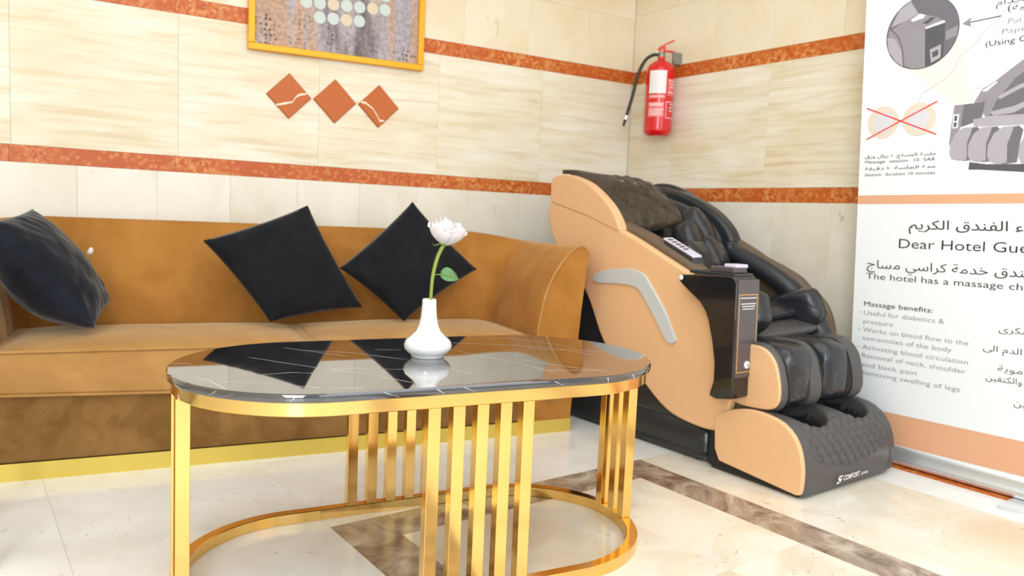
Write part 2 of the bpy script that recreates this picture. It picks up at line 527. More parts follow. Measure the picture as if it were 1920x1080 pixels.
def word_meshes(me, name, gap=.17):
    """one mesh per word: glyph islands are gathered wherever no wide gap parts them"""
    bm = bmesh.new(); bm.from_mesh(me); bm.verts.ensure_lookup_table()
    isl = {}; seen = [-1] * len(bm.verts); n_ = 0
    for v in bm.verts:
        if seen[v.index] >= 0: continue
        st_ = [v]; seen[v.index] = n_; xs = []
        while st_:
            q = st_.pop(); xs.append(q.co.x)
            for e in q.link_edges:
                o = e.other_vert(q)
                if seen[o.index] < 0: seen[o.index] = n_; st_.append(o)
        isl[n_] = (min(xs), max(xs)); n_ += 1
    wd = {}; cur = -1; right = -1e9
    for k, (a, b) in sorted(isl.items(), key=lambda t: t[1][0]):
        if a > right + gap: cur += 1
        wd[k] = cur; right = max(right, b) if a <= right + gap else b
    out = []
    for c in range(cur + 1):
        ids = {}; vs = []; fs = []
        for f in bm.faces:
            if wd[seen[f.verts[0].index]] != c: continue
            fs.append([ids.setdefault(v.index, len(ids)) for v in f.verts])
            for v in f.verts:
                if ids[v.index] == len(vs): vs.append(tuple(v.co))
        if fs:
            m2 = bpy.data.meshes.new(name); m2.from_pydata(vs, [], fs); out.append(m2)
    bm.free()
    return out


# arabic joining forms
AF = {'ا': 'ﺍﺎ', 'ل': 'ﻝﻞﻟﻠ', 'ك': 'ﻙﻚﻛﻜ', 'ر': 'ﺭﺮ', 'ي': 'ﻱﻲﻳﻴ', 'ى': 'ﻯﻰ', 'م': 'ﻡﻢﻣﻤ', 'ف': 'ﻑﻒﻓﻔ', 'ن': 'ﻥﻦﻧﻨ', 'د': 'ﺩﺪ', 'ق': 'ﻕﻖﻗﻘ',
      'خ': 'ﺥﺦﺧﺨ', 'ة': 'ﺓﺔ', 'س': 'ﺱﺲﺳﺴ', 'ج': 'ﺝﺞﺟﺠ', 'و': 'ﻭﻮ', 'ء': 'ﺀ', 'ت': 'ﺕﺖﺗﺘ', 'ح': 'ﺡﺢﺣﺤ', 'ب': 'ﺏﺐﺑﺒ', 'ز': 'ﺯﺰ'}


def arab(s):
    out = []
    for i, c in enumerate(s):
        if c not in AF: out.append(c); continue
        f = AF[c]
        pv = i > 0 and s[i - 1] in AF and len(AF[s[i - 1]]) == 4
        nx = i < len(s) - 1 and s[i + 1] in AF and len(AF[s[i + 1]]) > 1 and len(f) == 4
        out.append(f[(1 if pv else 0) + (2 if nx else 0)] if len(f) == 4 else (f[1] if pv and len(f) == 2 else f[0]))
    r = ''.join(reversed(out))
    tr = {'(': ')', ')': '('}
    return ''.join(tr.get(c, c) for c in r)


# ------------------------------------------------------------------ setting: walls
TW = radians(-7.427)
WD = Vector((cos(TW), sin(TW), 0)); WN = Vector((-sin(TW), cos(TW), 0)); K = 3.489
UP = Vector((0, 0, 1))
XR = 3.10; YC = 3.115; SC = 2.670
ZT = 2.62


def wp(s, z, out=0.0): return WN * (K - out) + WD * s + UP * z


wb = boxf('wall_back', wp(-3.2, -0.03, -0.022), WD * (3.2 + SC + .12), WN * 0.1, UP * (ZT + .03), 'wall', kind='structure')
wr = box('wall_right', XR + 0.021, XR + 0.12, -2.6, YC + 0.1, -0.03, ZT, 'wall', kind='structure')
OFF[wb.name] = Vector((0, 0, 0)); OFF[wr.name] = Vector((0, 0, 0))
G = 0.0003


def row_back(z0, z1, joints, m, nm):
    J = sorted(joints)
    for a, b in zip(J[:-1], J[1:]):
        d = random.uniform(-0.0004, 0.0006)
        boxf(nm, wp(a + G, z0 + G, d), WD * (b - a - 2 * G), WN * 0.02, UP * (z1 - z0 - 2 * G), m, wb, 0.0004, 1)


def row_right(z0, z1, joints, m, nm):
    J = sorted(joints)
    for a, b in zip(J[:-1], J[1:]):
        d = random.uniform(-0.0004, 0.0006)
        box(nm, XR - d, XR + 0.02, a + G, b - G, z0 + G, z1 - G, m, wr, 0.0004)


def steps(start, step, lo, hi):
    o = [hi]; x = start
    while x > lo + .02:
        if x < hi - .02: o.append(x)
        x -= step
    o.append(lo); return o


JB = steps(2.554, .288, -3.2, SC); JM = steps(SC - .585, .585, -3.2, SC)
JS = steps(1.478, .58, -3.2, SC)
for z0, z1 in ((0, .42), (.42, 1.013)): row_back(z0, z1, JB, 'cream', 'marble_slab')
row_back(1.013, 1.079, JS, 'orange', 'marble_strip')
row_back(1.079, 1.659, JM, 'trav', 'travertine_slab')
row_back(1.659, 1.726, JS, 'orange', 'marble_strip')
row_back(1.726, 2.012, steps(2.36, .369, -3.2, SC), 'peach', 'marble_slab')
row_back(2.012, ZT, steps(2.14, .58, -3.2, SC), 'peach', 'marble_slab')
RB = steps(2.72, .29, -2.6, YC); RM = steps(2.80, .59, -2.6, YC)
for z0, z1 in ((0, .42), (.42, 1.009)): row_right(z0, z1, RB, 'cream', 'marble_slab')
row_right(1.009, 1.077, RM, 'orange', 'marble_strip')
row_right(1.077, 1.655, RM, 'trav', 'travertine_slab')
row_right(1.655, 1.722, RM, 'orange', 'marble_strip')
row_right(1.722, 2.03, steps(2.56, .35, -2.6, YC), 'peach', 'marble_slab')
row_right(2.03, ZT, RM, 'peach', 'marble_slab')

# three terracotta diamonds fixed to the back wall
for i, s in enumerate((.780, .986, 1.194)):
    h = .0985; z = 1.377
    vs = []
    for o, k in ((0.0, 1.0), (0.008, 1.0), (0.012, 0.955)):
        for a, b in ((0, 1), (1, 0), (0, -1), (-1, 0)):
            vs.append(wp(s + a * h * k, z + b * h * k, o))
    fs = [(0, 1, 2, 3), (8, 9, 10, 11)] + [(l * 4 + q, l * 4 + (q + 1) % 4, l * 4 + 4 + (q + 1) % 4, l * 4 + 4 + q) for l in (0, 1) for q in range(4)]
    d = link('diamond_tile', pydata('diamond_tile', vs, fs), 'terra', wb, smooth=None,
             label=('terracotta diamond tile with a white vein rising to the right', 'plain terracotta diamond tile', 'terracotta diamond tile with a white vein falling to the right')[i])
    path = {0: [(-.055, -.045), (-.02, -.035), (.015, -.025), (.03, 0), (.045, .01), (.078, .018)],
            2: [(-.088, .01), (-.065, .008), (-.03, -.015), (-.008, -.045), (.005, -.068), (.026, -.064)]}.get(i)
    if path:
        pp = [wp(s + a, z + b, .0125) for a, b in path]
        vs = []; fs = []
        for q, p in enumerate(pp):
            wd = .0042 + .0012 * sin(q * 2.1)
            vs += [p + UP * wd, p - UP * wd]
        for q in range(len(pp) - 1): fs.append((2 * q, 2 * q + 1, 2 * q + 3, 2 * q + 2))
        link('vein', pydata('vein', vs, fs), 'vein', d, smooth=None)

wl = box('left_light_block', -2.02, -1.9, -2.6, 3.75, 0, ZT, 'cream', kind='structure')  # unseen blocker, added to cut world light from the open left side
ceiling = box('ceiling', -3.4, XR + .12, -2.6, 3.9, ZT, ZT + .05, 'ceil', kind='structure')

# ------------------------------------------------------------------ setting: floor
fl = box('floor', -3.4, XR + .12, -2.7, 4.05, -0.06, -0.021, 'wall', kind='structure')
OFF[fl.name] = Vector((0, 0, 0))


def tiles(x0, x1, y0, y1, tx, ty, m, nm, ox=0.0, oy=0.0):
    def cuts(a, b, t, o):
        c = [a]; k = math.floor((a - o) / t) + 1
        while o + k * t < b - .02:
            if o + k * t > a + .02: c.append(o + k * t)
            k += 1
        return c + [b]
    X = cuts(x0, x1, tx, ox); Y = cuts(y0, y1, ty, oy)
    for a, b in zip(X[:-1], X[1:]):
        for c, d in zip(Y[:-1], Y[1:]):
            box(nm, a + .0003, b - .0003, c + .0003, d - .0003, -.02, random.uniform(-.0002, 0.0), m, fl)


XI0, XI1, YI1, YI0, BW = 0.842, 2.074, 1.930, -1.2, 0.148
XA, XB = 2.690, 2.874
tiles(-3.4, XI0, -2.7, YI1, .62, .62, 'fl2', 'floor_tile', ox=XI0, oy=2.11 - 1.24)
tiles(-3.4, XA, YI1, 3.9, .62, .62, 'fl2', 'floor_tile', ox=XI0, oy=YI1)
tiles(XI1, XA, -2.7, YI1, .62, .62, 'fl', 'floor_tile', ox=XI1, oy=YI1)
tiles(XI0, XI1, -2.7, YI0, .62, .62, 'fl', 'floor_tile', ox=XI0, oy=YI1)
tiles(XI0 + BW, XI1 - BW, YI0 + BW, YI1 - BW, .62, .62, 'fl', 'floor_tile', ox=XI0 + BW, oy=YI1 - BW)
tiles(XA, XB, -2.7, 3.2, .3, .9, 'fl2', 'floor_tile', ox=XA, oy=.2)
tiles(XB, XR, -2.7, 3.2, .3, .6, 'orange', 'border_strip', ox=XB, oy=.1)
tiles(XI0, XI1 - BW, YI1 - BW, YI1, .42, .3, 'brown', 'inlay_strip', ox=XI0, oy=YI1 - BW)
tiles(XI1 - BW, XI1, YI0, YI1, .3, .62, 'brown', 'inlay_strip', ox=XI1 - BW, oy=YI1)
tiles(XI0, XI0 + BW, YI0, YI1 - BW, .3, .62, 'brown', 'inlay_strip', ox=XI0, oy=YI1)
tiles(XI0 + BW, XI1 - BW, YI0, YI0 + BW, .42, .3, 'brown', 'inlay_strip', ox=XI0 + BW, oy=YI0)

# ------------------------------------------------------------------ sofa
SA = radians(-11.4)
E1 = Vector((cos(SA), sin(SA), 0)); E2 = Vector((-sin(SA), cos(SA), 0)); S0 = Vector((2.088, 2.353, 0))
SW = 2.215; SD = 0.70


def sp(s, d, z): return S0 + E1 * s + E2 * d + UP * z


sofa = root('sofa', sp(-SW / 2, SD / 2, 0), 'long mustard velvet sofa with rounded arms and a gold plinth', 'sofa')


def u_path(r=0.26, step=0.02):
    """outer plan outline, from the front of the right arm round the back to the front of the left arm:
       (s, d, inward normal, weight of the back, arc length)"""
    pts = []
    d = 0.0
    while d < SD - r: pts.append((0.0, d, (-1, 0), 0.0)); d += step
    for k in range(13):
        a = pi / 2 * k / 12
        pts.append((-r + r * cos(a), SD - r + r * sin(a), (-cos(a), -sin(a)), k / 12))
    s = -r - step
    while s > -SW + r: pts.append((s, SD, (0, -1), 1.0)); s -= step
    for k in range(13):
        a = pi / 2 + pi / 2 * k / 12
        pts.append((-SW + r + r * cos(a), SD - r + r * sin(a), (-cos(a), -sin(a)), 1 - k / 12))
    d = SD - r - step
    while d > 0.001: pts.append((-SW, d, (1, 0), 0.0)); d -= step
    pts.append((-SW, 0.0, (1, 0), 0.0))
    return pts


ARM = [(0.0, .055), (-.012, .25), (-.028, .5), (-.046, .70), (-.050, .735), (-.044, .762), (-.028, .776), (-.006, .778), (.02, .768), (.05, .745), (.085, .706), (.118, .655), (.145, .595), (.163, .53), (.175, .46), (.181, .40), (.183, .30), (.183, .20)]
BAK = [(0.0, .055), (0.0, .25), (0.0, .5), (.004, .70), (.008, .76), (.018, .795), (.034, .812), (.052, .812), (.07, .797), (.084, .765), (.10, .72), (.118, .665), (.135, .605), (.15, .54), (.165, .47), (.172, .41), (.175, .30), (.175, .20)]
UPATH = u_path()
rows = []; arc = 0.0; prev = None
for (s, d, nv, wgt) in UPATH:
    mid = (s + nv[0] * .12, d + nv[1] * .12)
    if prev: arc += hypot(mid[0] - prev[0], mid[1] - prev[1])
    prev = mid
    row = []
    wq = wgt * wgt * (3 - 2 * wgt)
    for i, ((oa, za), (ob, zb)) in enumerate(zip(ARM, BAK)):
        o = oa * (1 - wq) + ob * wq; z = za * (1 - wq) + zb * wq
        if 8 <= i:   # shallow channels in the upholstery
            ph = (arc % .135) / .135
            g = math.exp(-((min(ph, 1 - ph)) / .05) ** 2)
            k = min(1, (i - 7) / 3.0)
            o += 0.007 * g * k * -1 + 0.0
            o -= 0.002 * noise.noise(Vector((arc * 6, z * 5, 1.0)))
        row.append(sp(s + nv[0] * o, d + nv[1] * o, z))
    rows.append(row)
shell = grid_mesh('back_and_arms', rows, 'velvet', sofa, smooth=60)
bm = bmesh.new(); bm.from_mesh(shell.data); bm.verts.ensure_lookup_table()
n = len(ARM)
off = OFF[sofa.name]
for idx in [[bm.verts[base + k] for k in range(n)] for base in (0, (len(rows) - 1) * n)]:
    q = bm.verts.new(Vector(idx[-1].co) + UP * (.055 - .20))
    bm.faces.new(idx + [q])
bmesh.ops.recalc_face_normals(bm, faces=bm.faces); bm.to_mesh(shell.data); bm.free()
# piping round each arm front
for rw, nm in ((rows[0], 1), (rows[-1], -1)):
    tube('arm_piping', [p - E2 * .002 for p in crom(rw[3:], 3, False)], .0045, 'velvets', sofa, 8)
# rail, base, plinth
s0, s1 = -SW + .18, -.18


def bar(nm, z0l, z0r, z1l, z1r, d0, d1, m, bw, sa=s0, sb=s1, **kw):
    vs = [sp(sa, d0, z0l), sp(sb, d0, z0r), sp(sb, d1, z0r), sp(sa, d1, z0l), sp(sa, d0, z1l), sp(sb, d0, z1r), sp(sb, d1, z1r), sp(sa, d1, z1l)]
    o = link(nm, pydata(nm, vs, [(0, 1, 2, 3), (4, 5, 6, 7), (0, 1, 5, 4), (1, 2, 6, 5), (2, 3, 7, 6), (3, 0, 4, 7)]), m, sofa, **kw)
    return bev(o, bw, 3)


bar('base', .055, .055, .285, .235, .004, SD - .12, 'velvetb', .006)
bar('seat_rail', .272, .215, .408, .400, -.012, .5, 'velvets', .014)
for zl, zr, nm in ((.408, .400, 'rail_piping'), (.274, .217, 'rail_piping')):
    tube(nm, [sp(s0 + (s1 - s0) * t / 30, -.013, zl + (zr - zl) * t / 30) for t in range(31)], .0045, 'velvets', sofa, 8)
mid = -1.070
for a, b in ((s0 + .004, mid - .003), (mid + .003, s1 - .004)):
    # loose-looking seat cushion, crowned
    rws = []; N1, N2 = 30, 22
    for i in range(N1 + 1):
        u = -1 + 2 * i / N1; rw = []
        for j in range(N2 + 1):
            v = -1 + 2 * j / N2
            h = max(0, (1 - abs(u) ** 6)) ** .5 * max(0, (1 - abs(v) ** 4)) ** .5
            s = (a + b) / 2 + (b - a) / 2 * u; d = .25 + .262 * v
            z = .398 + .022 * h + .014 * (1 - u * u) * (1 - v * v) + .003 * noise.noise(Vector((s * 5, d * 7, 0)))
            rw.append(sp(s, d, z))
        rws.append(rw)
    c = grid_mesh('seat_cushion', rws, 'velvets', sofa, smooth=60)
    sd = c.modifiers.new('solid', 'SOLIDIFY'); sd.thickness = .05; sd.offset = -1
    e = .004
    tube('cushion_piping', [sp(a, -.006, .402), sp(a, .5, .402)], .004, 'velvets', sofa, 8)
    tube('cushion_piping', [sp(b, -.006, .402), sp(b, .5, .402)], .004, 'velvets', sofa, 8)
# gold plinth follows the outline
pl = []
for (s, d, nv, wgt) in UPATH:
    pl.append([sp(s + nv[0] * -.001, d + nv[1] * -.001, z) for z in (0.0, .056)])
pl = [[sp(-SW - .001, -.002, 0), sp(-SW - .001, -.002, .056)]] + pl[::-1] + [[sp(.001, -.002, 0), sp(.001, -.002, .056)]]
ring_pts = pl + [pl[0]]
o = grid_mesh('gold_plinth', ring_pts, 'goldb', sofa, smooth=None)
sd = o.modifiers.new('solid', 'SOLIDIFY'); sd.thickness = .004; sd.offset = 0
# stitched spiral emblem on the right arm
for r_ in (.012, .022, .033):
    c = (-.088, -.004, .158)
    tube('emblem_ring', [sp(c[0] + r_ * cos(2 * pi * k / 28), c[1], c[2] + r_ * sin(2 * pi * k / 28)) for k in range(28)], .0022, 'velvets', sofa, 6, closed=True)

# ------------------------------------------------------------------ pillows on the sofa
pb = pillow('cushion', sp(-1.010, .50, .898), sp(-.80, .38, .486), sp(-1.185, .25, .45), sp(-1.415, .42, .744), .070, 'pillow', None, .045, .004, 2)
pb['label'] = 'black square cushion leaning at a tilt on the sofa back between the two others'; pb['category'] = 'cushion'
pc = pillow('cushion', sp(-.560, .50, .935), sp(-.275, .42, .647), sp(-.655, .27, .440), sp(-.890, .42, .645), .072, 'pillow', None, .045, .004, 5)
pc['label'] = 'black cushion standing on its corner behind the rose, nearest the right arm'; pc['category'] = 'cushion'
pa = pillow('cushion', sp(-2.045, .10, .800), sp(-1.980, .50, .840), sp(-1.735, .49, .500), sp(-1.765, .12, .455), .075, 'pillow2', None, .04, .007, 9, 40, .55, 2.3)
pa['label'] = 'dark slate cushion with gathered seams slumped against the left sofa arm'; pa['category'] = 'cushion'
for o, g in ((pa, 1), (pb, 1), (pc, 1)): o['group'] = 'dark cushions on the sofa'
sc_ = pad('paper_scrap', sp(-1.80, .512, .69), (.009, .004, .015), 'white', None, .9, (0, 25, 0), .003, 60, 12)
sc_['label'] = 'tiny white scrap clinging to the sofa back beside the left cushion'; sc_['category'] = 'paper'

# ------------------------------------------------------------------ coffee table
TA = -.172; TC = Vector((.997, 1.675, 0))
EU = Vector((cos(TA), sin(TA), 0)); EV = Vector((-sin(TA), cos(TA), 0))


def tp(u, v, z): return TC + EU * u + EV * v + UP * z


def stadium(L, W, n=24):
    r = W / 2; h = L / 2 - r; out = []
    for k in range(n + 1):
        a = -pi / 2 + pi * k / n; out.append((h + r * cos(a), r * sin(a)))
    for k in range(n + 1):
        a = pi / 2 + pi * k / n; out.append((-h + r * cos(a), r * sin(a)))
    return out


table = root('coffee_table', (TC.x, TC.y, 0), 'oval coffee table with a black veined marble top on polished gold bars', 'table')


def stad_solid(nm, prof, m, parent, **kw):
    """prof: list of (inset, z) going bottom->top, capped"""
    L, W = 1.25, .641
    loops = [[tp(u, v, z) for u, v in stadium(L - 2 * i, W - 2 * i, 32)] for i, z in prof]
    N = len(loops[0]); vs = [p for l in loops for p in l]; fs = []
    for a in range(len(loops) - 1):
        for k in range(N): fs.append((a * N + k, a * N + (k + 1) % N, (a + 1) * N + (k + 1) % N, (a + 1) * N + k))
    fs.append(tuple(range(N))); fs.append(tuple(range((len(loops) - 1) * N, len(loops) * N)))
    return link(nm, pydata(nm, vs, fs), m, parent, **kw)


stad_solid('marble_top', [(.004, .493), (.001, .4945), (0, .497), (0, .508), (.001, .5105), (.004, .512)], 'black', table, smooth=30)


def stad_ring(nm, io, ii, z0, z1, m, parent):
    L, W = 1.25, .641
    c = .0015
    prof = [(io + c, z0), (ii - c, z0), (ii, z0 + c), (ii, z1 - c), (ii - c, z1), (io + c, z1), (io, z1 - c), (io, z0 + c)]
    loops = [[tp(u, v, z) for u, v in stadium(L - 2 * i, W - 2 * i, 32)] for i, z in prof]
    N = len(loops[0]); vs = [p for l in loops for p in l]; fs = []
    for a in range(len(loops)):
        b = (a + 1) % len(loops)
        for k in range(N): fs.append((a * N + k, a * N + (k + 1) % N, b * N + (k + 1) % N, b * N + k))
    return link(nm, pydata(nm, vs, fs), m, parent, smooth=35)


VEINS = [[(-0.081, 0.32), (-0.026, 0.125), (-0.015, 0.062)], [(0.043, 0.295), (0.156, 0.201), (0.292, 0.138), (0.408, 0.062), (0.521, -0.035)], [(-0.299, 0.185), (-0.184, 0.124), (-0.062, -0.011)], [(-0.107, 0.152), (-0.037, 0.127)], [(-0.285, -0.07), (-0.101, -0.124), (-0.03, -0.123)], [(-0.285, -0.07), (-0.21, -0.152), (-0.134, -0.274)], [(-0.354, -0.099), (-0.318, -0.115)], [(0.101, 0.097), (0.199, -0.129), (0.229, -0.25)], [(0.215, -0.064), (0.31, -0.208), (0.38, -0.282)], [(-0.383, -0.245), (-0.238, -0.295)], [(0.15, -0.193), (0.36, -0.259)], [(-0.041, -0.07), (-0.002, -0.13), (0.022, -0.219)], [(0.321, 0.081), (0.42, 0.026), (0.463, -0.063)], [(0.258, 0.29), (0.37, 0.241), (0.479, 0.047)], [(-0.608, 0.079), (-0.566, 0.058)], [(-0.438, 0.117), (-0.362, 0.019), (-0.287, -0.071), (-0.245, -0.118)], [(-0.287, -0.071), (-0.234, -0.076), (-0.179, -0.093)], [(-0.572, -0.13), (-0.55, -0.122), (-0.463, -0.105), (-0.369, -0.09), (-0.318, -0.118)], [(-0.555, -0.127), (-0.41, -0.21), (-0.32, -0.273)], [(-0.574, -0.084), (-0.545, -0.137), (-0.518, -0.233)], [(-0.31, -0.26), (-0.239, -0.296)], [(-0.333, 0.231), (-0.263, 0.148), (-0.196, 0.068)]]
EDGE_VEINS = [[(-0.399, -0.304), (-0.411, -0.304)], [(-0.562, -0.238), (-0.555, -0.203)], [(-0.526, -0.268), (-0.534, -0.224)], [(-0.224, -0.306), (-0.191, -0.326)], [(-0.106, -0.32), (-0.088, -0.294)], [(-0.044, -0.327), (-0.013, -0.321)], [(0.335, -0.322), (0.336, -0.313)], [(0.186, -0.36), (0.21, -0.329)], [(0.422, -0.297), (0.425, -0.279)]]


def snap(u, v, off=.0004):
    r = .3205; h = .625 - r
    cu_ = max(-h, min(h, u)); dx, dy = u - cu_, v; L = hypot(dx, dy)
    return cu_ + dx / L * (r + off), dy / L * (r + off)


for vi, path in enumerate(VEINS):
    P = [(u, v) for u, v in path if hypot(max(0, abs(u) - .3045), v) < .318]
    if len(P) < 2: continue
    Q = []
    for (a, b), (c, d) in zip(P[:-1], P[1:]):
        for k in range(5): Q.append((a + (c - a) * k / 5, b + (d - b) * k / 5))
    Q.append(P[-1]); vs = []; fs = []
    for i, (a, b) in enumerate(Q):
        q = Q[min(i + 1, len(Q) - 1)]; p = Q[max(i - 1, 0)]
        dx, dy = q[0] - p[0], q[1] - p[1]; L = hypot(dx, dy)
        wd = .0011 * (1 + .6 * noise.noise(Vector((i * .7, vi * 3.1, 0)))) * (1 if 0 < i < len(Q) - 1 else .2)
        jx = .0015 * noise.noise(Vector((i * .5, vi * 5.3, 4)))
        vs += [tp(a - dy / L * (wd + jx), b + dx / L * (wd + jx), .51215), tp(a + dy / L * (wd - jx), b - dx / L * (wd - jx), .51215)]
        if i: fs.append((2 * i - 2, 2 * i - 1, 2 * i + 1, 2 * i))
    link('white_vein', pydata('white_vein', vs, fs), 'tvein', table, smooth=None)
for (a, b) in EDGE_VEINS:
    vs = []
    for k in range(4):
        t = k / 3; u, v = snap(a[0] + (b[0] - a[0]) * t, a[1] + (b[1] - a[1]) * t)
        z = .5085 + (.497 - .5085) * t; wd = .0009 + .0006 * sin(k * 2.0)
        vs += [tp(u - wd, v, z), tp(u + wd, v, z)]
    link('white_vein', pydata('white_vein', vs, [(2 * k, 2 * k + 1, 2 * k + 3, 2 * k + 2) for k in range(3)]), 'tvein', table, smooth=None)
stad_ring('top_band', .010, .038, .463, .4928, 'gold', table)
stad_ring('floor_ring', .010, .040, .0, .030, 'gold', table)


def vbar(u, v, wu, wv):
    o = boxf('gold_bar', tp(u - wu / 2, v - wv / 2, .0302), EU * wu, EV * wv, UP * .4326, 'gold', table, .0012, 2)
    return o


VF = .3205 - .010 - .0145
for u in (-.104, -.046, .012, .070, .128): vbar(u, -VF, .029, .029)
for u in (-.120, -.062, -.004, .054, .112): vbar(u, VF, .029, .029)
for v in (-.062, -.004, .054):
    ue = .3045 + sqrt((VF) ** 2 - v * v) - .001
    vbar(ue, v, .029, .029); vbar(-ue, v, .029, .029)

# vase and rose
VC = Vector((.999, 1.695, .5122))
prof = [(.040, 0), (.043, .002), (.0435, .006), (.052, .012), (.0605, .022), (.0625, .032), (.058, .044), (.044, .056), (.032, .068), (.0255, .084), (.0215, .104), (.0195, .126), (.0185, .146), (.0182, .150), (.0165, .1515), (.0145, .150), (.0140, .12), (.013, .10)]
vase = lathe('vase', prof, VC, 'porcelain', None, 48, smooth=50)
vase['label'] = 'white porcelain bud vase with a squat base on the black table'; vase['category'] = 'vase'
RB0 = VC + Vector((.002, 0, .103))
RH = Vector((1.030, 1.682, .808))
rose = root('rose', RB0, 'single white rose with one leaf, standing in the white vase', 'flower')
spath = crom([RB0, VC + Vector((.004, 0, .16)), VC + Vector((.007, -.001, .21)), VC + Vector((.017, -.005, .26)), RH], 6, False)
tube('stem', spath, lambda t: .0042 + .0012 * t, 'stem', rose, 10)


def petal(c, ax, ang, R0, hgt, flare, wid, seed):
    """one cupped petal: bowl-shaped from the hip, then rising, its lip rolled outwards"""
    nu_, nv_ = 11, 10
    ax = Vector(ax).normalized(); s = Vector((1, 0, 0)) - ax * ax.x; s.normalize(); t = ax.cross(s)
    rws = []
    for i in range(nu_ + 1):
        h = i / nu_; rw = []
        for j in range(nv_ + 1):
            q = -1 + 2 * j / nv_
            w_ = wid * (.35 + .65 * sin(pi * min(1, h * .75 + .05)) ** .7)
            tip = max(0, h - .75) * 4
            w_ *= 1 - .45 * tip * tip * (abs(q) ** 1.5)
            a = ang + q * w_
            rr = R0 * sin(min(1, h * 1.35) * pi / 2) ** .85 + flare * h ** 1.7
            rr += .0018 * sin(q * 5 + seed) * h + .002 * noise.noise(Vector((q * 2, h * 3, seed * 1.7)))
            z = hgt * (h ** 1.25) - hgt * .20 * abs(q) ** 2.2 * tip 
            z += .0022 * sin(q * 8 + seed * 2) * h * h
            rw.append(Vector(c) + (s * cos(a) + t * sin(a)) * rr + ax * z)
        rws.append(rw)
    return rws


AX = Vector((.16, -.10, 1)).normalized()
for ring, (cnt, R0, hgt, fl_, wid) in enumerate([(3, .009, .064, .001, 1.5), (3, .015, .066, .002, 1.25), (4, .021, .064, .003, 1.0), (5, .027, .060, .006, .90), (5, .032, .055, .011, .85), (5, .035, .050, .017, .82)]):
    for k in range(cnt):
        rws = petal(RH - AX * .004, AX, 2 * pi * k / cnt + ring * 1.13 + .5, R0, hgt * (1 + .06 * sin(k * 2.3 + ring)), fl_, wid, ring * 3 + k)
        o = grid_mesh('petal', rws, 'petal', rose, smooth=180)
        sd = o.modifiers.new('solid', 'SOLIDIFY'); sd.thickness = .0008
lathe('hip', [(.004, -.008), (.008, -.004), (.011, .001), (.010, .006)], RH, 'stem', rose, 16, axis=AX)
for k in range(5):
    a = 2 * pi * k / 5 + .4
    d = Vector((cos(a), sin(a), 0)); sd_ = Vector((-sin(a), cos(a), 0))
    pts = [RH + d * .008 + AX * .002, RH + d * .018 - AX * .002, RH + d * .026 - AX * .006, RH + d * .030 - AX * .001]
    wds = [.004, .0038, .0022, .0004]
    rws = [[p - sd_ * w_, p + UP * .0006, p + sd_ * w_] for p, w_ in zip(pts, wds)]
    o = grid_mesh('sepal', rws, 'stem', rose, smooth=180)
    sd = o.modifiers.new('solid', 'SOLIDIFY'); sd.thickness = .0008
# leaf
L0 = VC + Vector((.008, -.001, .212))
LR = Vector((.803, -.594, .044)).normalized()
tube('leaf_stalk', [L0, L0 + LR * .008 + UP * .003, L0 + LR * .018 + UP * .003], .0011, 'stem', rose, 6)
lp = L0 + LR * .017 + UP * .003; LU = Vector((.1, .3, 1)).normalized()
rws = []
for i in range(13):
    h = i / 12; w_ = .0185 * (sin(pi * h ** .8) ** .8 if 0 < h < 1 else 0.0) + .0003
    c = lp + LR * (.050 * h) + UP * (-.012 * h + .006 * sin(pi * h))
    rw = []
    for j in range(-4, 5):
        q = j / 4
        ser = 1 + (.04 if i % 2 else -.03) * (abs(q) > .9)
        rw.append(c + LU * w_ * q * ser - Vector((.59, .8, 0)) * (.004 * (1 - abs(q)) * -1 + .0008 * abs(sin(h * 24 + abs(q) * 4)) * abs(q)))
    rws.append(rw)
o = grid_mesh('leaf', rws, 'leaf', rose, smooth=180)
sd = o.modifiers.new('solid', 'SOLIDIFY'); sd.thickness = .0007

tube('midrib', [lp + LR * (.050 * h) + UP * (-.012 * h + .006 * sin(pi * h)) - Vector((.59, .8, 0)) * .0012 for h in (.02, .25, .5, .75, .95)], .0006, 'stem', rose, 6)
for h in (.22, .38, .54, .70):
    for sg in (1, -1):
        a = lp + LR * (.050 * h) + UP * (-.012 * h + .006 * sin(pi * h)) - Vector((.59, .8, 0)) * .001
        tube('leaf_vein', [a, a + LR * .007 + LU * sg * .006, a + LR * .011 + LU * sg * .011 * (1.15 - h)], .00035, 'stem', rose, 5)

# ------------------------------------------------------------------ massage chair
ch = root('massage_chair', (2.56, 2.0, 0), 'tan and black reclining massage chair with foot rest in the room corner', 'massage chair')
X0, X1 = 2.23, 2.90
MAIN = [(2.731, .958), (2.740, .912), (2.715, .84), (2.657, .744), (2.60, .70), (2.50, .62), (2.429, .54), (2.328, .377), (2.22, .31), (2.101, .258), (2.0, .19), (1.922, .155), (1.829, .140), (1.75, .138), (1.706, .150), (1.678, .19), (1.655, .286), (1.652, .40), (1.668, .51), (1.715, .60), (1.80, .66), (1.889, .706), (2.027, .763), (2.207, .836), (2.369, .888), (2.50, .918), (2.62, .945), (2.70, .965)]
WING = [(2.722, 1.02), (2.722, 1.055), (2.702, 1.080), (2.64, 1.088), (2.573, 1.080), (2.465, 1.044), (2.359, .976), (2.301, .921), (2.268, .870), (2.264, .852), (2.286, .850), (2.38, .878), (2.471, .906), (2.60, .936), (2.70, .960), (2.722, .975)]
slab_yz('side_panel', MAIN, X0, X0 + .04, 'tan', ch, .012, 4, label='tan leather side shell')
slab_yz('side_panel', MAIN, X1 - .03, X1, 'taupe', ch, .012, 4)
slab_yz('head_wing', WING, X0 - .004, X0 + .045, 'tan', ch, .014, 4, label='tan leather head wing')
slab_yz('head_wing', WING, X1 - .035, X1 + .004, 'blk', ch, .014, 4)
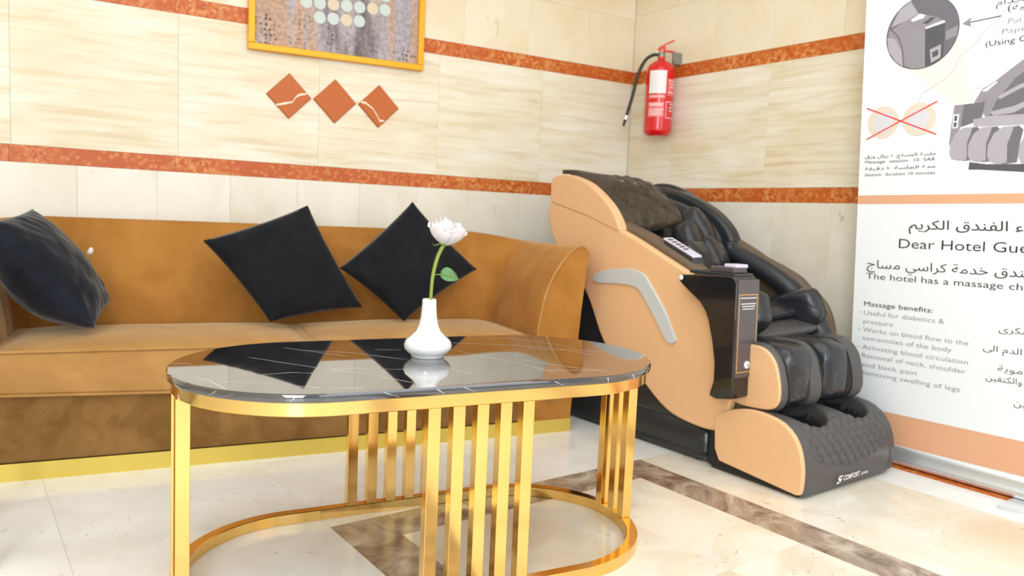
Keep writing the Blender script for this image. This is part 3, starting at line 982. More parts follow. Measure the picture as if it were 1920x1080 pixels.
# arm bodies inside the shells: grey caps along the top
ARMB = [(2.60, .90), (2.40, .905), (2.207, .860), (2.05, .800), (1.90, .735), (1.79, .680), (1.70, .605), (1.648, .51), (1.628, .40), (1.606, .31), (1.604, .24), (1.624, .175), (1.67, .140), (1.83, .145), (2.0, .21), (2.1, .28), (2.33, .42), (2.45, .62), (2.58, .78)]
ARMF = [(2.60, .90), (2.40, .905), (2.207, .860), (2.05, .795), (1.99, .765), (1.88, .722), (1.79, .672), (1.69, .555), (1.63, .44), (1.60, .36), (1.61, .26), (1.66, .185), (1.70, .145), (1.83, .145), (2.0, .21), (2.1, .28), (2.33, .42), (2.45, .62), (2.58, .78)]
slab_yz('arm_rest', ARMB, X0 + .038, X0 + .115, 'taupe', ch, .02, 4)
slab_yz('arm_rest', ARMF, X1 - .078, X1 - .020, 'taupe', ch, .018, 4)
# silver trim on the near shell
SIL = [(2.400, .650), (2.385, .664), (2.330, .680), (2.257, .694), (2.190, .698), (2.136, .692), (2.105, .680), (2.085, .662), (1.985, .55), (1.926, .453), (1.926, .440), (1.940, .430), (1.957, .432), (1.973, .441), (2.05, .535), (2.114, .606), (2.14, .624), (2.175, .632), (2.25, .632), (2.316, .628), (2.385, .626)]
slab_yz('silver_trim', SIL, X0 - .010, X0 + .006, 'silver', ch, .005, 3)
# rear body and base
REAR = [(2.70, 1.02), (2.72, .90), (2.66, .70), (2.64, .40), (2.60, .20), (2.50, .13), (1.85, .13), (1.80, .20), (1.90, .40), (2.15, .45), (2.30, .62), (2.45, .80), (2.58, 1.00)]
slab_yz('rear_body', REAR, X0 + .05, X1 - .045, 'plas', ch, .02, 3)


def rrect(x0, x1, y0, y1, r, z, n=6):
    out = []
    for cx, cy, a0 in ((x1 - r, y1 - r, 0), (x0 + r, y1 - r, 90), (x0 + r, y0 + r, 180), (x1 - r, y0 + r, 270)):
        for k in range(n + 1):
            a = radians(a0 + 90 * k / n); out.append(Vector((cx + r * cos(a), cy + r * sin(a), z)))
    return out


def loops_solid(nm, loops, m, parent, **kw):
    N = len(loops[0]); vs = [p for l in loops for p in l]; fs = []
    for a in range(len(loops) - 1):
        for k in range(N): fs.append((a * N + k, a * N + (k + 1) % N, (a + 1) * N + (k + 1) % N, (a + 1) * N + k))
    fs.append(tuple(range(N))); fs.append(tuple(range((len(loops) - 1) * N, len(loops) * N)))
    return link(nm, pydata(nm, vs, fs), m, parent, **kw)


BL = [(.0, .012), (.0, .022), (.006, .028), (.012, .034), (.014, .06), (.018, .10), (.03, .13), (.05, .155)]
loops_solid('base_frame', [rrect(2.258 + i, 2.86 - i, 1.762 + i, 2.66 - i, .05, z) for i, z in BL], 'plas', ch, smooth=40)
for x, y in ((2.30, 1.83), (2.80, 1.83), (2.30, 2.58), (2.80, 2.58)):
    lathe('foot', [(.02, 0), (.022, .004), (.022, .0122)], (x, y, 0), 'rubber', ch, 16)

# seat, backrest, airbags
pad('seat_cushion', (2.565, 1.93, .425), (.20, .31, .062), 'blkw', ch, .35, (4, 0, 0), .007, 7, 48)
pad('seat_front_roll', (2.565, 1.655, .452), (.205, .055, .030), 'blkw', ch, .5, (0, 0, 0), .004, 9, 40)
pad('thigh_airbag', (2.745, 1.83, .525), (.055, .20, .085), 'blkw', ch, .5, (-24, -14, 4), .006, 7, 36)
pad('thigh_airbag', (2.385, 1.83, .525), (.055, .20, .085), 'blkw', ch, .5, (-24, 14, -4), .006, 7, 36)
pad('lap_flap', (2.60, 1.74, .505), (.17, .085, .018), 'grey', ch, .5, (10, -5, -8), .006, 14, 36)
pad('lap_flap', (2.62, 1.80, .565), (.15, .07, .02), 'blkw', ch, .5, (14, -6, -10), .005, 9, 36)
pad('backrest', (2.565, 2.37, .755), (.225, .30, .075), 'blkw', ch, .4, (47, 0, 0), .012, 9, 48)
pad('shoulder_airbag', (2.60, 2.20, .815), (.075, .085, .055), 'blkw', ch, .6, (60, 10, 10), .008, 10, 36)
pad('shoulder_airbag', (2.695, 2.235, .865), (.06, .105, .055), 'blkw', ch, .6, (55, 10, 20), .008, 10, 36)
pad('shoulder_airbag', (2.53, 2.10, .735), (.075, .09, .05), 'blkw', ch, .6, (60, 0, 0), .008, 10, 36)
pad('shoulder_airbag', (2.66, 2.12, .755), (.075, .09, .05), 'blkw', ch, .6, (60, 10, 10), .008, 10, 36)
FPAD = [(2.64, 1.060), (2.50, 1.052), (2.36, 1.012), (2.25, .958), (2.17, .895), (2.125, .83), (2.115, .775), (2.16, .752), (2.24, .775), (2.33, .83), (2.42, .87), (2.60, .90)]
slab_yz('head_side_pad', FPAD, X1 - .11, X1 - .03, 'blk', ch, .03, 4, 4)
FP2 = [(2.56, 1.01), (2.46, 1.0), (2.34, .96), (2.24, .90), (2.185, .835), (2.185, .80), (2.23, .79), (2.34, .85), (2.44, .90), (2.56, .93)]
slab_yz('head_side_lining', FP2, X1 - .135, X1 - .105, 'grey', ch, .012, 4, 3)
# padded roll on the far arm
RP = crom([(2.785, 2.14, .785), (2.785, 2.04, .750), (2.785, 1.90, .690), (2.785, 1.79, .622), (2.785, 1.705, .540), (2.785, 1.65, .45), (2.785, 1.62, .37)], 6, False)
tube('arm_roll', RP, lambda t: .043 * (1 - .25 * abs(t - .45)) * min(1, .55 + t * 8), 'blk', ch, 16)
for p, q in ((RP[1], RP[2]),):
    pad('arm_cuff', p, (.045, .03, .045), 'blkw', ch, .7, (25, 0, 0), .008, 24, 24)

# head cover with quilting
cv = pillow('head_cover', (2.285, 2.665, 1.100), (2.735, 2.60, 1.085), (2.665, 2.275, .895), (2.292, 2.325, .835), .048, 'cover', ch, .02, .009, 4, 64, .30, label='dark brown quilted cloth cover')
me = cv.data
off = OFF[ch.name]
A_, B_, D_ = Vector((2.285, 2.665, 1.10)), Vector((2.735, 2.60, 1.085)), Vector((2.292, 2.325, .835))
nn = (B_ - A_).cross(D_ - A_).normalized()
eu = (B_ - A_); ev = (D_ - A_)
for v in me.vertices:
    p = v.co + off - A_
    a = p.dot(eu) / eu.length_squared; b = p.dot(ev) / ev.length_squared
    if .03 < a < .72 and .40 < b < .95:
        g = min(abs(((a * 7 + b * 5) % 1) - .5), abs(((a * 7 - b * 5) % 1) - .5))
        v.co -= nn * .014 * math.exp(-(g / .13) ** 2)
tube('cover_flap', crom([(2.28, 2.70, 1.105), (2.36, 2.69, 1.108), (2.5, 2.68, 1.100), (2.62, 2.66, 1.098)], 4, False), .010, 'cover', ch, 10)

# remote on the near arm
RD = Vector((0, -.152, -.062)).normalized(); RN = Vector((-.10, .37, .93)).normalized(); RS = Vector((1, 0, .05)).normalized()
ro = Vector((2.288, 2.075, .818))
boxf('remote_holder', ro - RN * .030, RS * .060, RD * .172, RN * .036, 'plas', ch, .006, 3)
boxf('remote_panel', ro + RN * .0065 + RS * .002 + RD * .002, RS * .056, RD * .168, RN * .009, 'lilac', ch, .003, 2, label='pale lilac control panel')
for k in range(5):
    boxf('key', ro + RN * .0155 + RS * .012 + RD * (.02 + .022 * k), RS * .028, RD * .010, RN * .002, 'plas', ch, .0008, 1)

# payment box
BX = [(1.870, .700), (1.876, .690), (1.872, .678), (1.857, .666), (1.815, .638), (1.773, .612), (1.745, .580), (1.731, .552), (1.708, .48), (1.692, .406), (1.690, .34), (1.698, .312), (1.704, .292), (1.700, .282), (1.673, .278), (1.612, .290), (1.6052, .298), (1.6068, .350), (1.6115, .500), (1.6175, .69), (1.624, .706), (1.640, .716), (1.70, .716), (1.80, .709), (1.86, .704)]
pbx = slab_yz('payment_box', BX, 2.165, 2.290, 'gloss', ch, .006, 1, 3, spline=False, label='glossy black payment box bolted to the side')


def front(xa, za): return Vector((xa, 1.6175 + (za - .69) * .0315, za))


def fquad(nm, x0, x1, z0, z1, m, lift, par=pbx):
    vs = [front(x0, z0), front(x1, z0), front(x1, z1), front(x0, z1)]
    vs = [v + Vector((0, -lift, 0)) for v in vs] + [v + Vector((0, .004, 0)) for v in vs]
    fs = [(0, 1, 2, 3), (7, 6, 5, 4), (0, 4, 5, 1), (1, 5, 6, 2), (2, 6, 7, 3), (3, 7, 4, 0)]
    return link(nm, pydata(nm, vs, fs), m, par, smooth=None)


fquad('front_plate', 2.170, 2.286, .365, .705, 'boxf', .004)
for a in ((2.176, 2.280, .652, .655), (2.176, 2.280, .382, .385), (2.176, 2.179, .382, .655), (2.277, 2.280, .382, .655)):
    fquad('gold_line', *a, 'goldink', .0048)
lathe('coin_knob', [(.0135, 0), (.0135, .005), (.011, .007)], front(2.232, .408) + Vector((0, -.003, 0)), 'white', pbx, 24, axis=(0, -1, 0))
lathe('knob_centre', [(.003, 0), (.003, .002)], front(2.232, .408) + Vector((0, -.010, 0)), 'plas', pbx, 12, axis=(0, -1, 0))
for i, (z, wd) in enumerate(((.640, .088), (.620, .082), (.611, .072), (.602, .062))):
    # three short lines of small print too fine to read: rows of dashes
    bm = bmesh.new(); x = 2.228 - wd / 2
    while x < 2.228 + wd / 2:
        l = random.uniform(.002, .004)
        q = [front(x, z), front(x + l, z), front(x + l, z + .0042), front(x, z + .0042)]
        bm.faces.new([bm.verts.new(p + Vector((0, -.0052, 0))) for p in q]); x += l + .0012
    me = bpy.data.meshes.new('small_print'); bm.to_mesh(me); bm.free()
    link('small_print', me, 'white', pbx, smooth=None)
lathe('screw', [(.009, 0), (.009, .002), (.006, .004)], (2.165, 1.864, .692), 'white', pbx, 16, axis=(-1, 0, 0))
box('slot_base', 2.180, 2.285, 1.640, 1.840, .712, .724, 'plas', pbx, .003)
box('note_slot', 2.195, 2.270, 1.655, 1.760, .723, .745, 'boxf', pbx, .006)
box('slot_lip', 2.200, 2.268, 1.650, 1.705, .742, .756, 'lilac', pbx, .005)

# calf unit
CALF = [(1.60, .487), (1.545, .478), (1.503, .44), (1.482, .385), (1.472, .33), (1.476, .29), (1.50, .262), (1.56, .250), (1.66, .252), (1.72, .30), (1.73, .40), (1.69, .475)]


def sc2(pts, k, dy=0, dz=0):
    cy = sum(p[0] for p in pts) / len(pts); cz = sum(p[1] for p in pts) / len(pts)
    return [(cy + (y - cy) * k + dy, cz + (z - cz) * k + dz) for y, z in pts]


slab_yz('calf_plate', sc2(CALF, .93), 2.252, 2.268, 'tan', ch, .006, 4, label='tan leather plate')
for x0, x1 in ((2.262, 2.308), (2.444, 2.512), (2.712, 2.792)):
    slab_yz('calf_wall', CALF, x0, x1, 'grey', ch, .022, 4, 4)
    tube('welt', [Vector((x1 + .001 if x0 < 2.6 else x0 - .001, p.x, p.y)) for p in crom([(y, z, 0) for y, z in sc2(CALF, .93)], 3)], .003, 'seam', ch, 6, closed=True)
for xc in (2.376, 2.612):
    pad('calf_pad', (xc, 1.62, .372), (.082, .146, .116), 'blkw', ch, .45, (0, 0, 0), .006, 11, 48)
box('calf_bracket', 2.33, 2.74, 1.62, 1.75, .20, .27, 'plas', ch, .01)

# foot rest
FPR = crom([(1.745, .170, 0), (1.70, .215, 0), (1.64, .242, 0), (1.57, .256, 0), (1.50, .254, 0), (1.44, .240, 0), (1.395, .208, 0), (1.368, .165, 0), (1.353, .11, 0), (1.350, .06, 0), (1.354, .012, 0)], 14, False)
NX = 150; rws = []
XF0, XF1 = 2.238, 2.822
arc = 0; al = []
for i, p in enumerate(FPR):
    if i: arc += (p - FPR[i - 1]).length
    al.append(arc)
for i, p in enumerate(FPR):
    d = (FPR[min(i + 1, len(FPR) - 1)] - FPR[max(0, i - 1)]).normalized()
    nrm = Vector((0, d.y, -d.x)) * 1.0
    nrm = Vector((0, -abs(d.y) if True else 0, abs(d.x)))
    rw = []
    for k in range(NX + 1):
        x = XF0 + (XF1 - XF0) * k / NX
        e = (x - XF0, XF1 - x)
        q = Vector((x, p.x, p.y))
        # rounded far and near shoulders
        for ee, rr in ((e[0], .012), (e[1], .055)):
            if ee < rr:
                t = 1 - ee / rr
                q -= nrm * rr * (1 - sqrt(max(0, 1 - t * t)))
        wl = 0
        for xc in (2.402, 2.668):
            ex = abs((x - xc) / .106); ey = abs((p.x - 1.585) / .165)
            f = (ex ** 2.6 + ey ** 2.6) ** (1 / 2.6)
            wl = max(wl, 1 / (1 + math.exp((f - 1) * 34)))
            # raised collar
        q.z -= .095 * wl
        # quilted bib below the wells
        s_ = al[i]
        cx = (x - 2.525) / .225
        bib = (p.y > .080 + .05 * cx * cx) and p.x < 1.425 and abs(cx) < 1.05 and wl < .15
        if bib:
            a = x / .046; b = s_ / .066
            g = min(abs(((a + b) % 1) - .5), abs(((a - b) % 1) - .5))
            q -= nrm * .008 * math.exp(-(g / .11) ** 2) - nrm * .004
        rw.append(q)
    rws.append(rw)
bot = [Vector((v.x, 1.36 + .0, .012)) for v in rws[-1]]
ft = grid_mesh('foot_rest', rws, 'grey', ch, smooth=60, label='charcoal quilted leather foot rest')
me = ft.data; me.materials.append(MT['blk']); of_ = OFF[ch.name]
for p in me.polygons:
    c = p.center + of_
    for xc in (2.402, 2.668):
        if (abs((c.x - xc) / .106) ** 2.6 + abs((c.y - 1.585) / .165) ** 2.6) < 1.0: p.material_index = 1
# closed body under the skin
slab_yz('foot_body', [(1.745, .165), (1.745, .012), (1.362, .012), (1.362, .07), (1.375, .12), (1.41, .14), (1.70, .145)], XF0 + .004, XF1 - .02, 'seam', ch, .0, 1, spline=False)
FT = [(p.x, p.y) for p in FPR[8::7]] + [(1.356, .014), (1.372, .010), (1.69, .038), (1.712, .08), (1.716, .13)]
slab_yz('foot_plate', sc2(FT, .985, 0, .002), 2.222, 2.244, 'tan', ch, .006, 1, 3, spline=False, label='tan leather plate')
slab_yz('foot_side', FT + [(1.74, .10)], 2.818 - .03, 2.818, 'grey', ch, .01, 1, 3, spline=False)
box('foot_sole', 2.245, 2.80, 1.375, 1.735, .0, .014, 'rubber', ch, .004)
# printed logo on the foot rest: slanted S mark, wordmark, small word
FO = Vector((2.462, 1.3475, .032)); fr = Vector((1, 0, 0)); fu = Vector((0, .06, 1))
text('logo_word', 'COMFORT', FO, fr, fu, .108, .0175, 'white', ch, .02, shear=.25, lift=.004)
text('logo_small_word', 'ZONE', FO + fr * .112 + fu * .001, fr, fu, .050, .009, 'white', ch, .015, shear=.25, lift=.004)
bm = bmesh.new()
for pts in ([(0, .012), (.010, .022), (.032, .022), (.028, .017), (.012, .017), (.010, .012)], [(.006, .012), (.026, .012), (.022, .003), (.012, -.004), (.014, .003), (.004, .007)], [(-.006, .002), (.008, .002), (.010, -.003), (-.002, -.006)]):
    bm.faces.new([bm.verts.new(Vector((2.426 + a, 1.3475 - .004, .031 + b))) for a, b in pts])
me = bpy.data.meshes.new('logo_mark'); bm.to_mesh(me); bm.free(); link('logo_mark', me, 'white', ch, smooth=None)
# faint logo on the head cover
cu_r = (B_ - A_).normalized(); cu_u = (A_ - D_).normalized(); cu_n = cu_r.cross(cu_u)
CT = A_ + cu_r * .15 - cu_u * .105
text('cover_logo', 'COMFORT', CT, cu_r, cu_u, .085, .016, 'white', ch, .02, shear=.25, lift=.050)
text('cover_logo_small', 'ZONE', CT + cu_r * .09, cu_r, cu_u, .045, .009, 'white', ch, .015, shear=.25, lift=.050)

# ------------------------------------------------------------------ fire extinguisher
EC = Vector((3.005, 2.815, 0))
ex = root('fire_extinguisher', (EC.x, EC.y, 1.345), 'red fire extinguisher with a black hose hung on the wall by the corner', 'fire extinguisher')
lathe('cylinder', [(.045, 1.343), (.058, 1.348), (.070, 1.362), (.073, 1.375), (.073, 1.67), (.071, 1.690), (.062, 1.708), (.046, 1.722), (.028, 1.731), (.020, 1.738), (.019, 1.752)], EC, 'red', ex, 48)
lathe('valve', [(.017, 1.750), (.019, 1.752), (.019, 1.768), (.013, 1.772), (.013, 1.79)], EC, 'brass', ex, 20)
CR = Vector((.803, -.594, 0)).normalized(); CF = Vector((.594, .803, 0)).normalized()
EV0 = EC + UP * 1.775
boxf('valve_body', EV0 - CR * .014 - CF * .012, CR * .032, CF * .024, UP * .032, 'redm', ex, .004, 2)


def lever(nm, a, b, c):
    pts = crom([a, b, c], 6, False)
    rws = []
    for i, p in enumerate(pts):
        t = i / (len(pts) - 1); wd = .011 - .003 * t
        rws.append([p - CF * wd - UP * .004, p + CF * wd - UP * .004, p + CF * wd + UP * .004, p - CF * wd + UP * .004])
    vs = [p for r in rws for p in r]; fs = []
    for i in range(len(rws) - 1):
        for k in range(4): fs.append((i * 4 + k, i * 4 + (k + 1) % 4, i * 4 + 4 + (k + 1) % 4, i * 4 + 4 + k))
    fs += [(0, 1, 2, 3), tuple(range(len(vs) - 4, len(vs)))]
    return link(nm, pydata(nm, vs, fs), 'redm', ex)


lever('lever', EV0 - CR * .026 + UP * .010, EV0 + CR * .01 + UP * .038, EV0 + CR * .062 + UP * .064)
lever('carry_handle', EV0 - CR * .006 + UP * .006, EV0 + CR * .04 + UP * .008, EV0 + CR * .085 - UP * .004)
lathe('gauge', [(.012, 0), (.012, .012), (.009, .013)], EV0 - CR * .018 + UP * .002, 'chrome', ex, 20, axis=-CR - CF * .6)
tube('hose', crom([EV0 - CR * .012 - UP * .012, EV0 - CR * .045 - UP * .014, EV0 - CR * .085 - UP * .045, EV0 - CR * .118 - UP * .12, EV0 - CR * .138 - UP * .22, EV0 - CR * .165 - UP * .33], 8, False), .0085, 'rubber', ex, 12)
hp = EV0 - CR * .165 - UP * .33; hd = Vector(-CR * .25 - UP).normalized()
lathe('hose_ferrule', [(.0095, 0), (.0095, .022)], hp, 'chrome', ex, 16, axis=hd)
lathe('nozzle', [(.008, 0), (.006, .035)], hp + hd * .022, 'rubber', ex, 16, axis=hd)
boxf('wall_bracket', Vector((3.04, 2.775, 1.715)), Vector((.060, 0, 0)), Vector((0, -.018, 0)), UP * .062, 'brass', ex, .002, 1)


def patch(nm, t0, t1, z0, z1, m, r=.0738, par=ex):
    rws = []
    for i in range(13):
        a = radians(t0 + (t1 - t0) * i / 12)
        d = CR * sin(a) - CF * cos(a)
        rws.append([EC + d * r + UP * z0, EC + d * r + UP * z1])
    return grid_mesh(nm, rws, m, par, smooth=180)


patch('inspection_sticker', -56, 16, 1.556, 1.672, 'white')
patch('label_band', -56, 14, 1.530, 1.549, 'pink')
patch('label_block', -56, 12, 1.436, 1.512, 'pink')
patch('label_block', 22, 76, 1.546, 1.632, 'pink')
for a in ((20, 74, 1.432, 1.435), (20, 74, 1.513, 1.516), (20, 22, 1.432, 1.516), (72, 74, 1.432, 1.516)): patch('label_line', *a, 'white')
for z, t0, t1 in ((1.500, -50, 6), (1.492, -46, 2), (1.470, -50, 8), (1.458, -50, 4), (1.446, -50, 6), (1.538, -50, 8), (1.620, 26, 60), (1.604, 34, 70), (1.588, 34, 70), (1.56, 30, 68), (1.50, 40, 66), (1.484, 36, 62), (1.468, 36, 64)):
    x = t0
    while x < t1:
        l = random.uniform(3, 7); patch('label_print', x, x + l, z, z + .006, 'white', .0742); x += l + 2

# ------------------------------------------------------------------ painting
pt = root('painting', wp(1.0, 1.56, .0), 'abstract grey canvas in a bright yellow-gold frame above the diamonds', 'painting')
PZ0, PZ1, PS0, PS1 = 1.553, 2.50, .600, 1.402
PR = radians(-.0)
th = .028
tilt = .010 / .8


def fp(s, z, o): return wp(s, z + (s - PS0) * tilt, o)


def fbox(nm, a, b, c, d, o0, o1, m, bw=.004, **kw):
    O = fp(a, c, o1)
    return boxf(nm, O, fp(b, c, o1) - O, UP * (d - c), WN * (o1 - o0), m, pt, bw, **kw)


fbox('frame_rail', PS0, PS1, PZ0, PZ0 + th, .001, .034, 'yellow')
fbox('frame_rail', PS0, PS1, PZ1 - th, PZ1, .001, .034, 'yellow')
fbox('frame_stile', PS0, PS0 + th, PZ0 + th, PZ1 - th, .001, .034, 'yellow')
fbox('frame_stile', PS1 - th, PS1, PZ0 + th, PZ1 - th, .001, .034, 'yellow')
OFF['x'] = 0
cvs = boxf('canvas', fp(PS0 + th, PZ0 + th, .018), fp(PS1 - th, PZ0 + th, .018) - fp(PS0 + th, PZ0 + th, .018), UP * (PZ1 - PZ0 - 2 * th), WN * .01, 'art', pt)
for j, zz in enumerate((1.742, 1.804, 1.866, 1.928, 1.99)):
    for i in range(7):
        s = .845 + .0605 * i
        if j == 0 and i not in (1, 2, 3, 4): continue
        c = fp(s, zz - (s - PS0) * tilt + .014 * (i - 3) * .3, .0186)
        rr = .0265
        vs = [c + WD * rr * cos(2 * pi * k / 24) + UP * rr * sin(2 * pi * k / 24) for k in range(24)]
        link('painted_disc', pydata('painted_disc', vs, [tuple(range(24))]), 'paint' if (i + j) % 3 else 'paint2', pt, smooth=None)

# ------------------------------------------------------------------ roll-up banner
BO = Vector((2.93, 1.598, .06)); BR = Vector((0, -1, .015)).normalized()
bn = Vector((-1, 0, -.05)).normalized(); BU = Vector((-.05, .02, 1)); BN = BR.cross(BU).normalized(); BU = BN.cross(BR).normalized()
if BU.z < 0: BU = -BU
if BN.x > 0: BN = -BN
ban = root('rollup_banner', (2.93, 1.2, 0), 'tall white roll-up banner about the massage chair in an aluminium base', 'banner')
BWID = 0.86; BH = 1.95


def bp_(t, h, o=0.0): return BO + BR * t + BU * h + BN * o


def bpoly(nm, pts, m, o=.0012, par=None, **kw):
    vs = [bp_(a, b, o) for a, b in pts]
    me = bpy.data.meshes.new(nm); me.from_pydata([tuple(v) for v in vs], [], [tuple(range(len(vs)))])
    return link(nm, me, m, par or ban, smooth=None, **kw)


def bline(nm, pts, wd, m, o=.0016):
    vs = []; fs = []
    for i, (a, b) in enumerate(pts):
        q = pts[min(i + 1, len(pts) - 1)]; p = pts[max(i - 1, 0)]
        dx, dy = q[0] - p[0], q[1] - p[1]; L = hypot(dx, dy); nx, ny = -dy / L * wd / 2, dx / L * wd / 2
        vs += [bp_(a + nx, b + ny, o), bp_(a - nx, b - ny, o)]
        if i: fs.append((2 * i - 2, 2 * i - 1, 2 * i + 1, 2 * i))
    return link(nm, pydata(nm, vs, fs), m, ban, smooth=None)


sheet = boxf('vinyl_sheet', bp_(0, 0, 0), BR * BWID, BU * BH, BN * -.0012, 'banner', ban)
bpoly('orange_stripe', [(0, .939), (BWID, .939), (BWID, .972), (0, .972)], 'bandor')
bpoly('orange_footer', [(0, .012), (BWID, .012), (BWID, .133), (0, .133)], 'bandor')
boxf('top_rail', bp_(0, BH - .01, -.006), BR * BWID, BU * .03, BN * .012, 'alu', ban, .003, 2)


def bt(s, t0, t1, h, hh, m='ink', thin=-.006):
    return text('printed_word', s, bp_(t0, h, .0016), BR, BU, t1 - t0, hh, m, ban, thin, lift=0, split=True)


bt(arab('نزلاء الفندق الكريم'), .2039, .66, .845, .034, 'ink', 0)
bt('Dear Hotel Guests', .1706, .6745, .7727, .0365)
bt(arab('بالفندق خدمة كراسي مساج'), .0495, .67, .691, .032, 'ink', -.004)
bt('The hotel has a massage chair', .0488, .6465, .647, .0245)
bt('Massage benefits:', .0452, .3069, .5395, .0190, 'ink', -.002)
for s, t1, h in (('Useful for diabetics &', .3487, .5040), ('pressure', .1629, .4695), ('Works on blood flow to the', .4337, .4362), ('extremities of the body', .3791, .4035),
                 ('Activating blood circulation', .4364, .3672), ('Removal of neck, shoulder', .4313, .3330), ('and back pain', .2609, .2970), ('Removing swelling of legs', .4154, .2645)):
    bt(s, .0460, t1, h, .0185, 'inkg', -.010)
for a, b in ((.0319, .5138), (.0311, .4444), (.0321, .375), (.033, .3419), (.0345, .2758)):
    bpoly('bullet', [(a + .003 * cos(2 * pi * k / 10), b + .003 * sin(2 * pi * k / 10)) for k in range(10)], 'bandor', .0016)
for s, t0, t1, h in (('للسكرى', .5283, .655, .499), ('تدفق الدم الى', .4825, .70, .428), ('الدموية', .5326, .655, .362), ('والكتفين', .497, .6083, .325), ('الساقين', .5886, .70, .251),
                     ('استخدام', .4561, .60, 1.600), ('دنية)', .4929, .575, 1.575)):
    bt(arab(s), t0, t1, h, .0215, 'ink', -.008)
bt('Put', .4967, .5373, 1.5325, .0200, 'inkg', -.008)
bt('Paper money', .4796, .690, 1.503, .0180, 'inkg', -.008)
bt('(Using Coins)', .4307, .625, 1.4694, .0195, 'ink', -.004)
bt(arab('جلسة المساج ١٠ ريال ورق'.replace('١٠', '٠١')), .0217, .2885, 1.115, .0115, 'ink', .004)
bt('Massage  session  10  SAR', .0236, .2863, 1.0944, .0120, 'ink', -.004)
bt(arab('مدة الجلسة ١٠ دقيقة'.replace('١٠', '٠١')), .0237, .2877, 1.069, .0115, 'ink', .004)
bt('Session  duration 10 minutes', .0242, .2875, 1.0458, .0120, 'ink', -.004)


def disc(nm, c, r, m, o=.0016, n=36, ry=None):
    return bpoly(nm, [(c[0] + r * cos(2 * pi * k / n), c[1] + (ry or r) * sin(2 * pi * k / n)) for k in range(n)], m, o)


bpoly('printed_beam', [(.130, 1.462), (.344, 1.530), (.397, 1.283), (.350, 1.284)], 'beam', .0010)
bline('printed_vein', [(.4623, 1.5486), (.4306, 1.5282), (.3993, 1.4894), (.3449, 1.4441), (.3345, 1.4091), (.3004, 1.3769), (.2557, 1.3545), (.2284, 1.3389), (.2145, 1.3118)], .0035, 'veing', .0013)
bline('printed_vein', [(.40, 1.336), (.43, 1.332), (.48, 1.345)], .003, 'veing', .0013)
bline('printed_vein', [(.46, 1.55), (.50, 1.60), (.56, 1.66), (.60, 1.75)], .003, 'veing', .0013)
for c in ((.0870, 1.2470), (.2205, 1.2475)):
    disc('coin_picture', c, .0595, 'coin'); disc('coin_face', c, .038, 'coin2', .0019)
bline('red_cross', [(.0208, 1.3063), (.2846, 1.1878)], .0045, 'redink', .0023)
bline('red_cross', [(.0247, 1.1873), (.2829, 1.3049)], .0045, 'redink', .0024)
# round inset picture
EC2 = (.2140, 1.5560)
disc('inset_picture', EC2, .1290, 'ink', .0014, 48); disc('inset_picture', EC2, .1275, 'g2', .0016, 48)


def clipc(pts, c=EC2, r=.127):
    out = []
    for a, b in pts:
        d = hypot(a - c[0], b - c[1])
        out.append((a, b) if d <= r else (c[0] + (a - c[0]) * r / d, c[1] + (b - c[1]) * r / d))
    return out


IP = [([(.1697, 1.675), (.2167, 1.683), (.30, 1.65), (.3396, 1.59), (.3396, 1.572), (.295, 1.5768), (.2258, 1.625)], 'g2', .0018),
      ([(.100, 1.5943), (.13, 1.65), (.1697, 1.675), (.20, 1.625), (.1513, 1.6079)], 'g3', .0018),
      ([(.1511, 1.6079), (.2039, 1.626), (.2703, 1.5981), (.295, 1.5768), (.2258, 1.5675)], 'g1', .0020),
      ([(.092, 1.58), (.1511, 1.6079), (.2258, 1.5656), (.2326, 1.4300), (.190, 1.430), (.135, 1.455), (.10, 1.50)], 'g1', .0020),
      ([(.088, 1.56), (.118, 1.55), (.145, 1.50), (.152, 1.445), (.12, 1.465), (.095, 1.51)], 'g3', .0022),
      ([(.2259, 1.5656), (.295, 1.5768), (.300, 1.45), (.27, 1.44), (.2326, 1.432)], 'g4', .0020),
      ([(.2247, 1.572), (.2290, 1.5656), (.2960, 1.5768), (.2900, 1.586)], 'white', .0024),
      ([(.1725, 1.6076), (.204, 1.6241), (.2251, 1.6162), (.2182, 1.6063), (.1805, 1.6004)], 'white', .0024),
      ([(.215, 1.588), (.245, 1.604), (.262, 1.600), (.235, 1.583)], 'g4', .0024),
      ([(.2466, 1.491), (.2845, 1.5033), (.2852, 1.4569), (.2529, 1.4432)], 'g3', .0024),
      ([(.255, 1.480), (.275, 1.487), (.277, 1.468), (.258, 1.460)], 'g4', .0027),
      ([(.298, 1.545), (.3396, 1.56), (.336, 1.525), (.300, 1.515)], 'g1', .0020)]
for pts, m, o in IP: bpoly('inset_print', clipc(pts), m, o)
bline('inset_print', clipc([(.104, 1.585), (.13, 1.555), (.147, 1.51), (.155, 1.44)]), .003, 'g4', .0026)
bline('arrow', [(.4743, 1.5641), (.375, 1.5615)], .0028, 'ink', .0018)
bpoly('arrow_head', [(.3524, 1.5611), (.3827, 1.5784), (.3748, 1.5620), (.3825, 1.5459)], 'inkg', .0020)
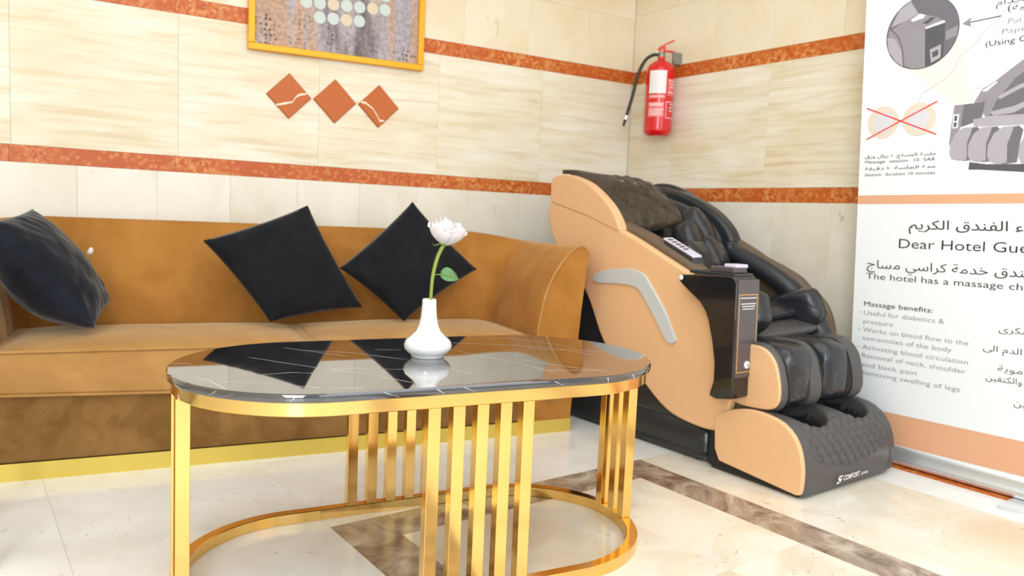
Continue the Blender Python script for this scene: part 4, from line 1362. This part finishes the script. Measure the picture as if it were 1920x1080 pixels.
# large chair picture (continues past the frame edge)
CP = [([(.5498, 1.4113), (.5039, 1.378), (.4716, 1.3543), (.4271, 1.3267), (.4056, 1.2873), (.4386, 1.2422), (.46, 1.2150), (.80, 1.20), (.80, 1.40), (.74, 1.47), (.64, 1.46)], 'g1', .0014),
      ([(.455, 1.236), (.475, 1.285), (.53, 1.355), (.60, 1.405), (.70, 1.41), (.74, 1.32), (.76, 1.23)], 'g2', .0016),
      ([(.455, 1.250), (.53, 1.262), (.60, 1.290), (.60, 1.275), (.53, 1.240), (.47, 1.236)], 'g3', .0018),
      ([(.48, 1.30), (.54, 1.33), (.60, 1.345), (.60, 1.335), (.54, 1.315), (.485, 1.288)], 'g3', .0018),
      ([(.3413, 1.2838), (.373, 1.2834), (.3654, 1.2034), (.3300, 1.1424), (.3357, 1.2243)], 'g1', .0016),
      ([(.373, 1.2834), (.4278, 1.2847), (.4411, 1.2869), (.4312, 1.2249), (.3665, 1.2067)], 'g2', .0016),
      ([(.3395, 1.2518), (.359, 1.2518), (.3563, 1.204), (.3386, 1.2036)], 'white', .0018),
      ([(.344, 1.247), (.354, 1.247), (.352, 1.229), (.343, 1.229)], 'g4', .0020), ([(.343, 1.224), (.353, 1.224), (.351, 1.208), (.342, 1.208)], 'g4', .0020),
      ([(.4055, 1.2291), (.4642, 1.2360), (.80, 1.222), (.80, 1.188), (.4085, 1.2051)], 'g3', .0018),
      ([(.4016, 1.0828), (.3996, 1.057), (.4375, 1.0555), (.80, 1.020), (.80, 1.06), (.4567, 1.0729)], 'g4', .0014),
      ([(.4273, 1.3225), (.4705, 1.3509), (.4757, 1.3467), (.4426, 1.3189)], 'white', .0020)]
for pts, m, o in CP: bpoly('chair_picture', pts, m, o)
for dx, k in ((0, 1), (.0600, 1.03), (.1230, 1.08), (.22, 1.1)):
    base = [(.335, 1.150), (.350, 1.185), (.375, 1.203), (.405, 1.203), (.400, 1.180), (.390, 1.150), (.392, 1.092), (.365, 1.090), (.342, 1.097), (.334, 1.115)]
    inn = [(.352, 1.150), (.365, 1.183), (.385, 1.199), (.420, 1.203), (.432, 1.190), (.424, 1.150), (.420, 1.092), (.385, 1.088), (.360, 1.095), (.352, 1.118)]
    f = lambda P: [(.335 + (a - .335) * k + dx, 1.203 + (b - 1.203) * k - dx * .06) for a, b in P]
    bpoly('chair_picture', f(inn), 'g2', .0020 + dx * .004); bpoly('chair_picture', f(base), 'g3', .0022 + dx * .004)
# base cassette and foot
cs = []
for y in (1.64, .76):
    cs.append([Vector((x, y, z)) for x, z in ((2.985, .006), (2.916, .006), (2.911, .014), (2.913, .028), (2.918, .034), (2.922, .056), (2.927, .070), (2.936, .078), (2.960, .076), (2.985, .05))])
vs = cs[0] + cs[1]; N = len(cs[0])
fs = [tuple(range(N)), tuple(range(N, 2 * N))] + [(i, (i + 1) % N, N + (i + 1) % N, N + i) for i in range(N)]
o = link('cassette', pydata('cassette', vs, fs), 'alu', ban, smooth=50)
loops_solid('foot', [[Vector((p.x, p.y, z)) for p in rrect(2.765, 3.00, .90, .985, .02, 0)] for z in (0.0, .004)], 'alu', ban, smooth=30)

# ------------------------------------------------------------------ side table whose leg just enters at the left edge
sx, sy = 0.052, 2.085
st = root('side_table', (sx - .17, sy, 0), 'chrome-legged side table, only one leg edge showing at the left border', 'table')
for dx, dy in ((0, 0), (-.34, 0), (0, .30), (-.34, .30)):
    box('leg', sx + dx - .006, sx + dx + .022, sy + dy, sy + dy + .028, 0, .30, 'chrome', st, .002)
box('table_top', sx - .36, sx + .020, sy - .01, sy + .34, .3002, .318, 'black', st, .003)
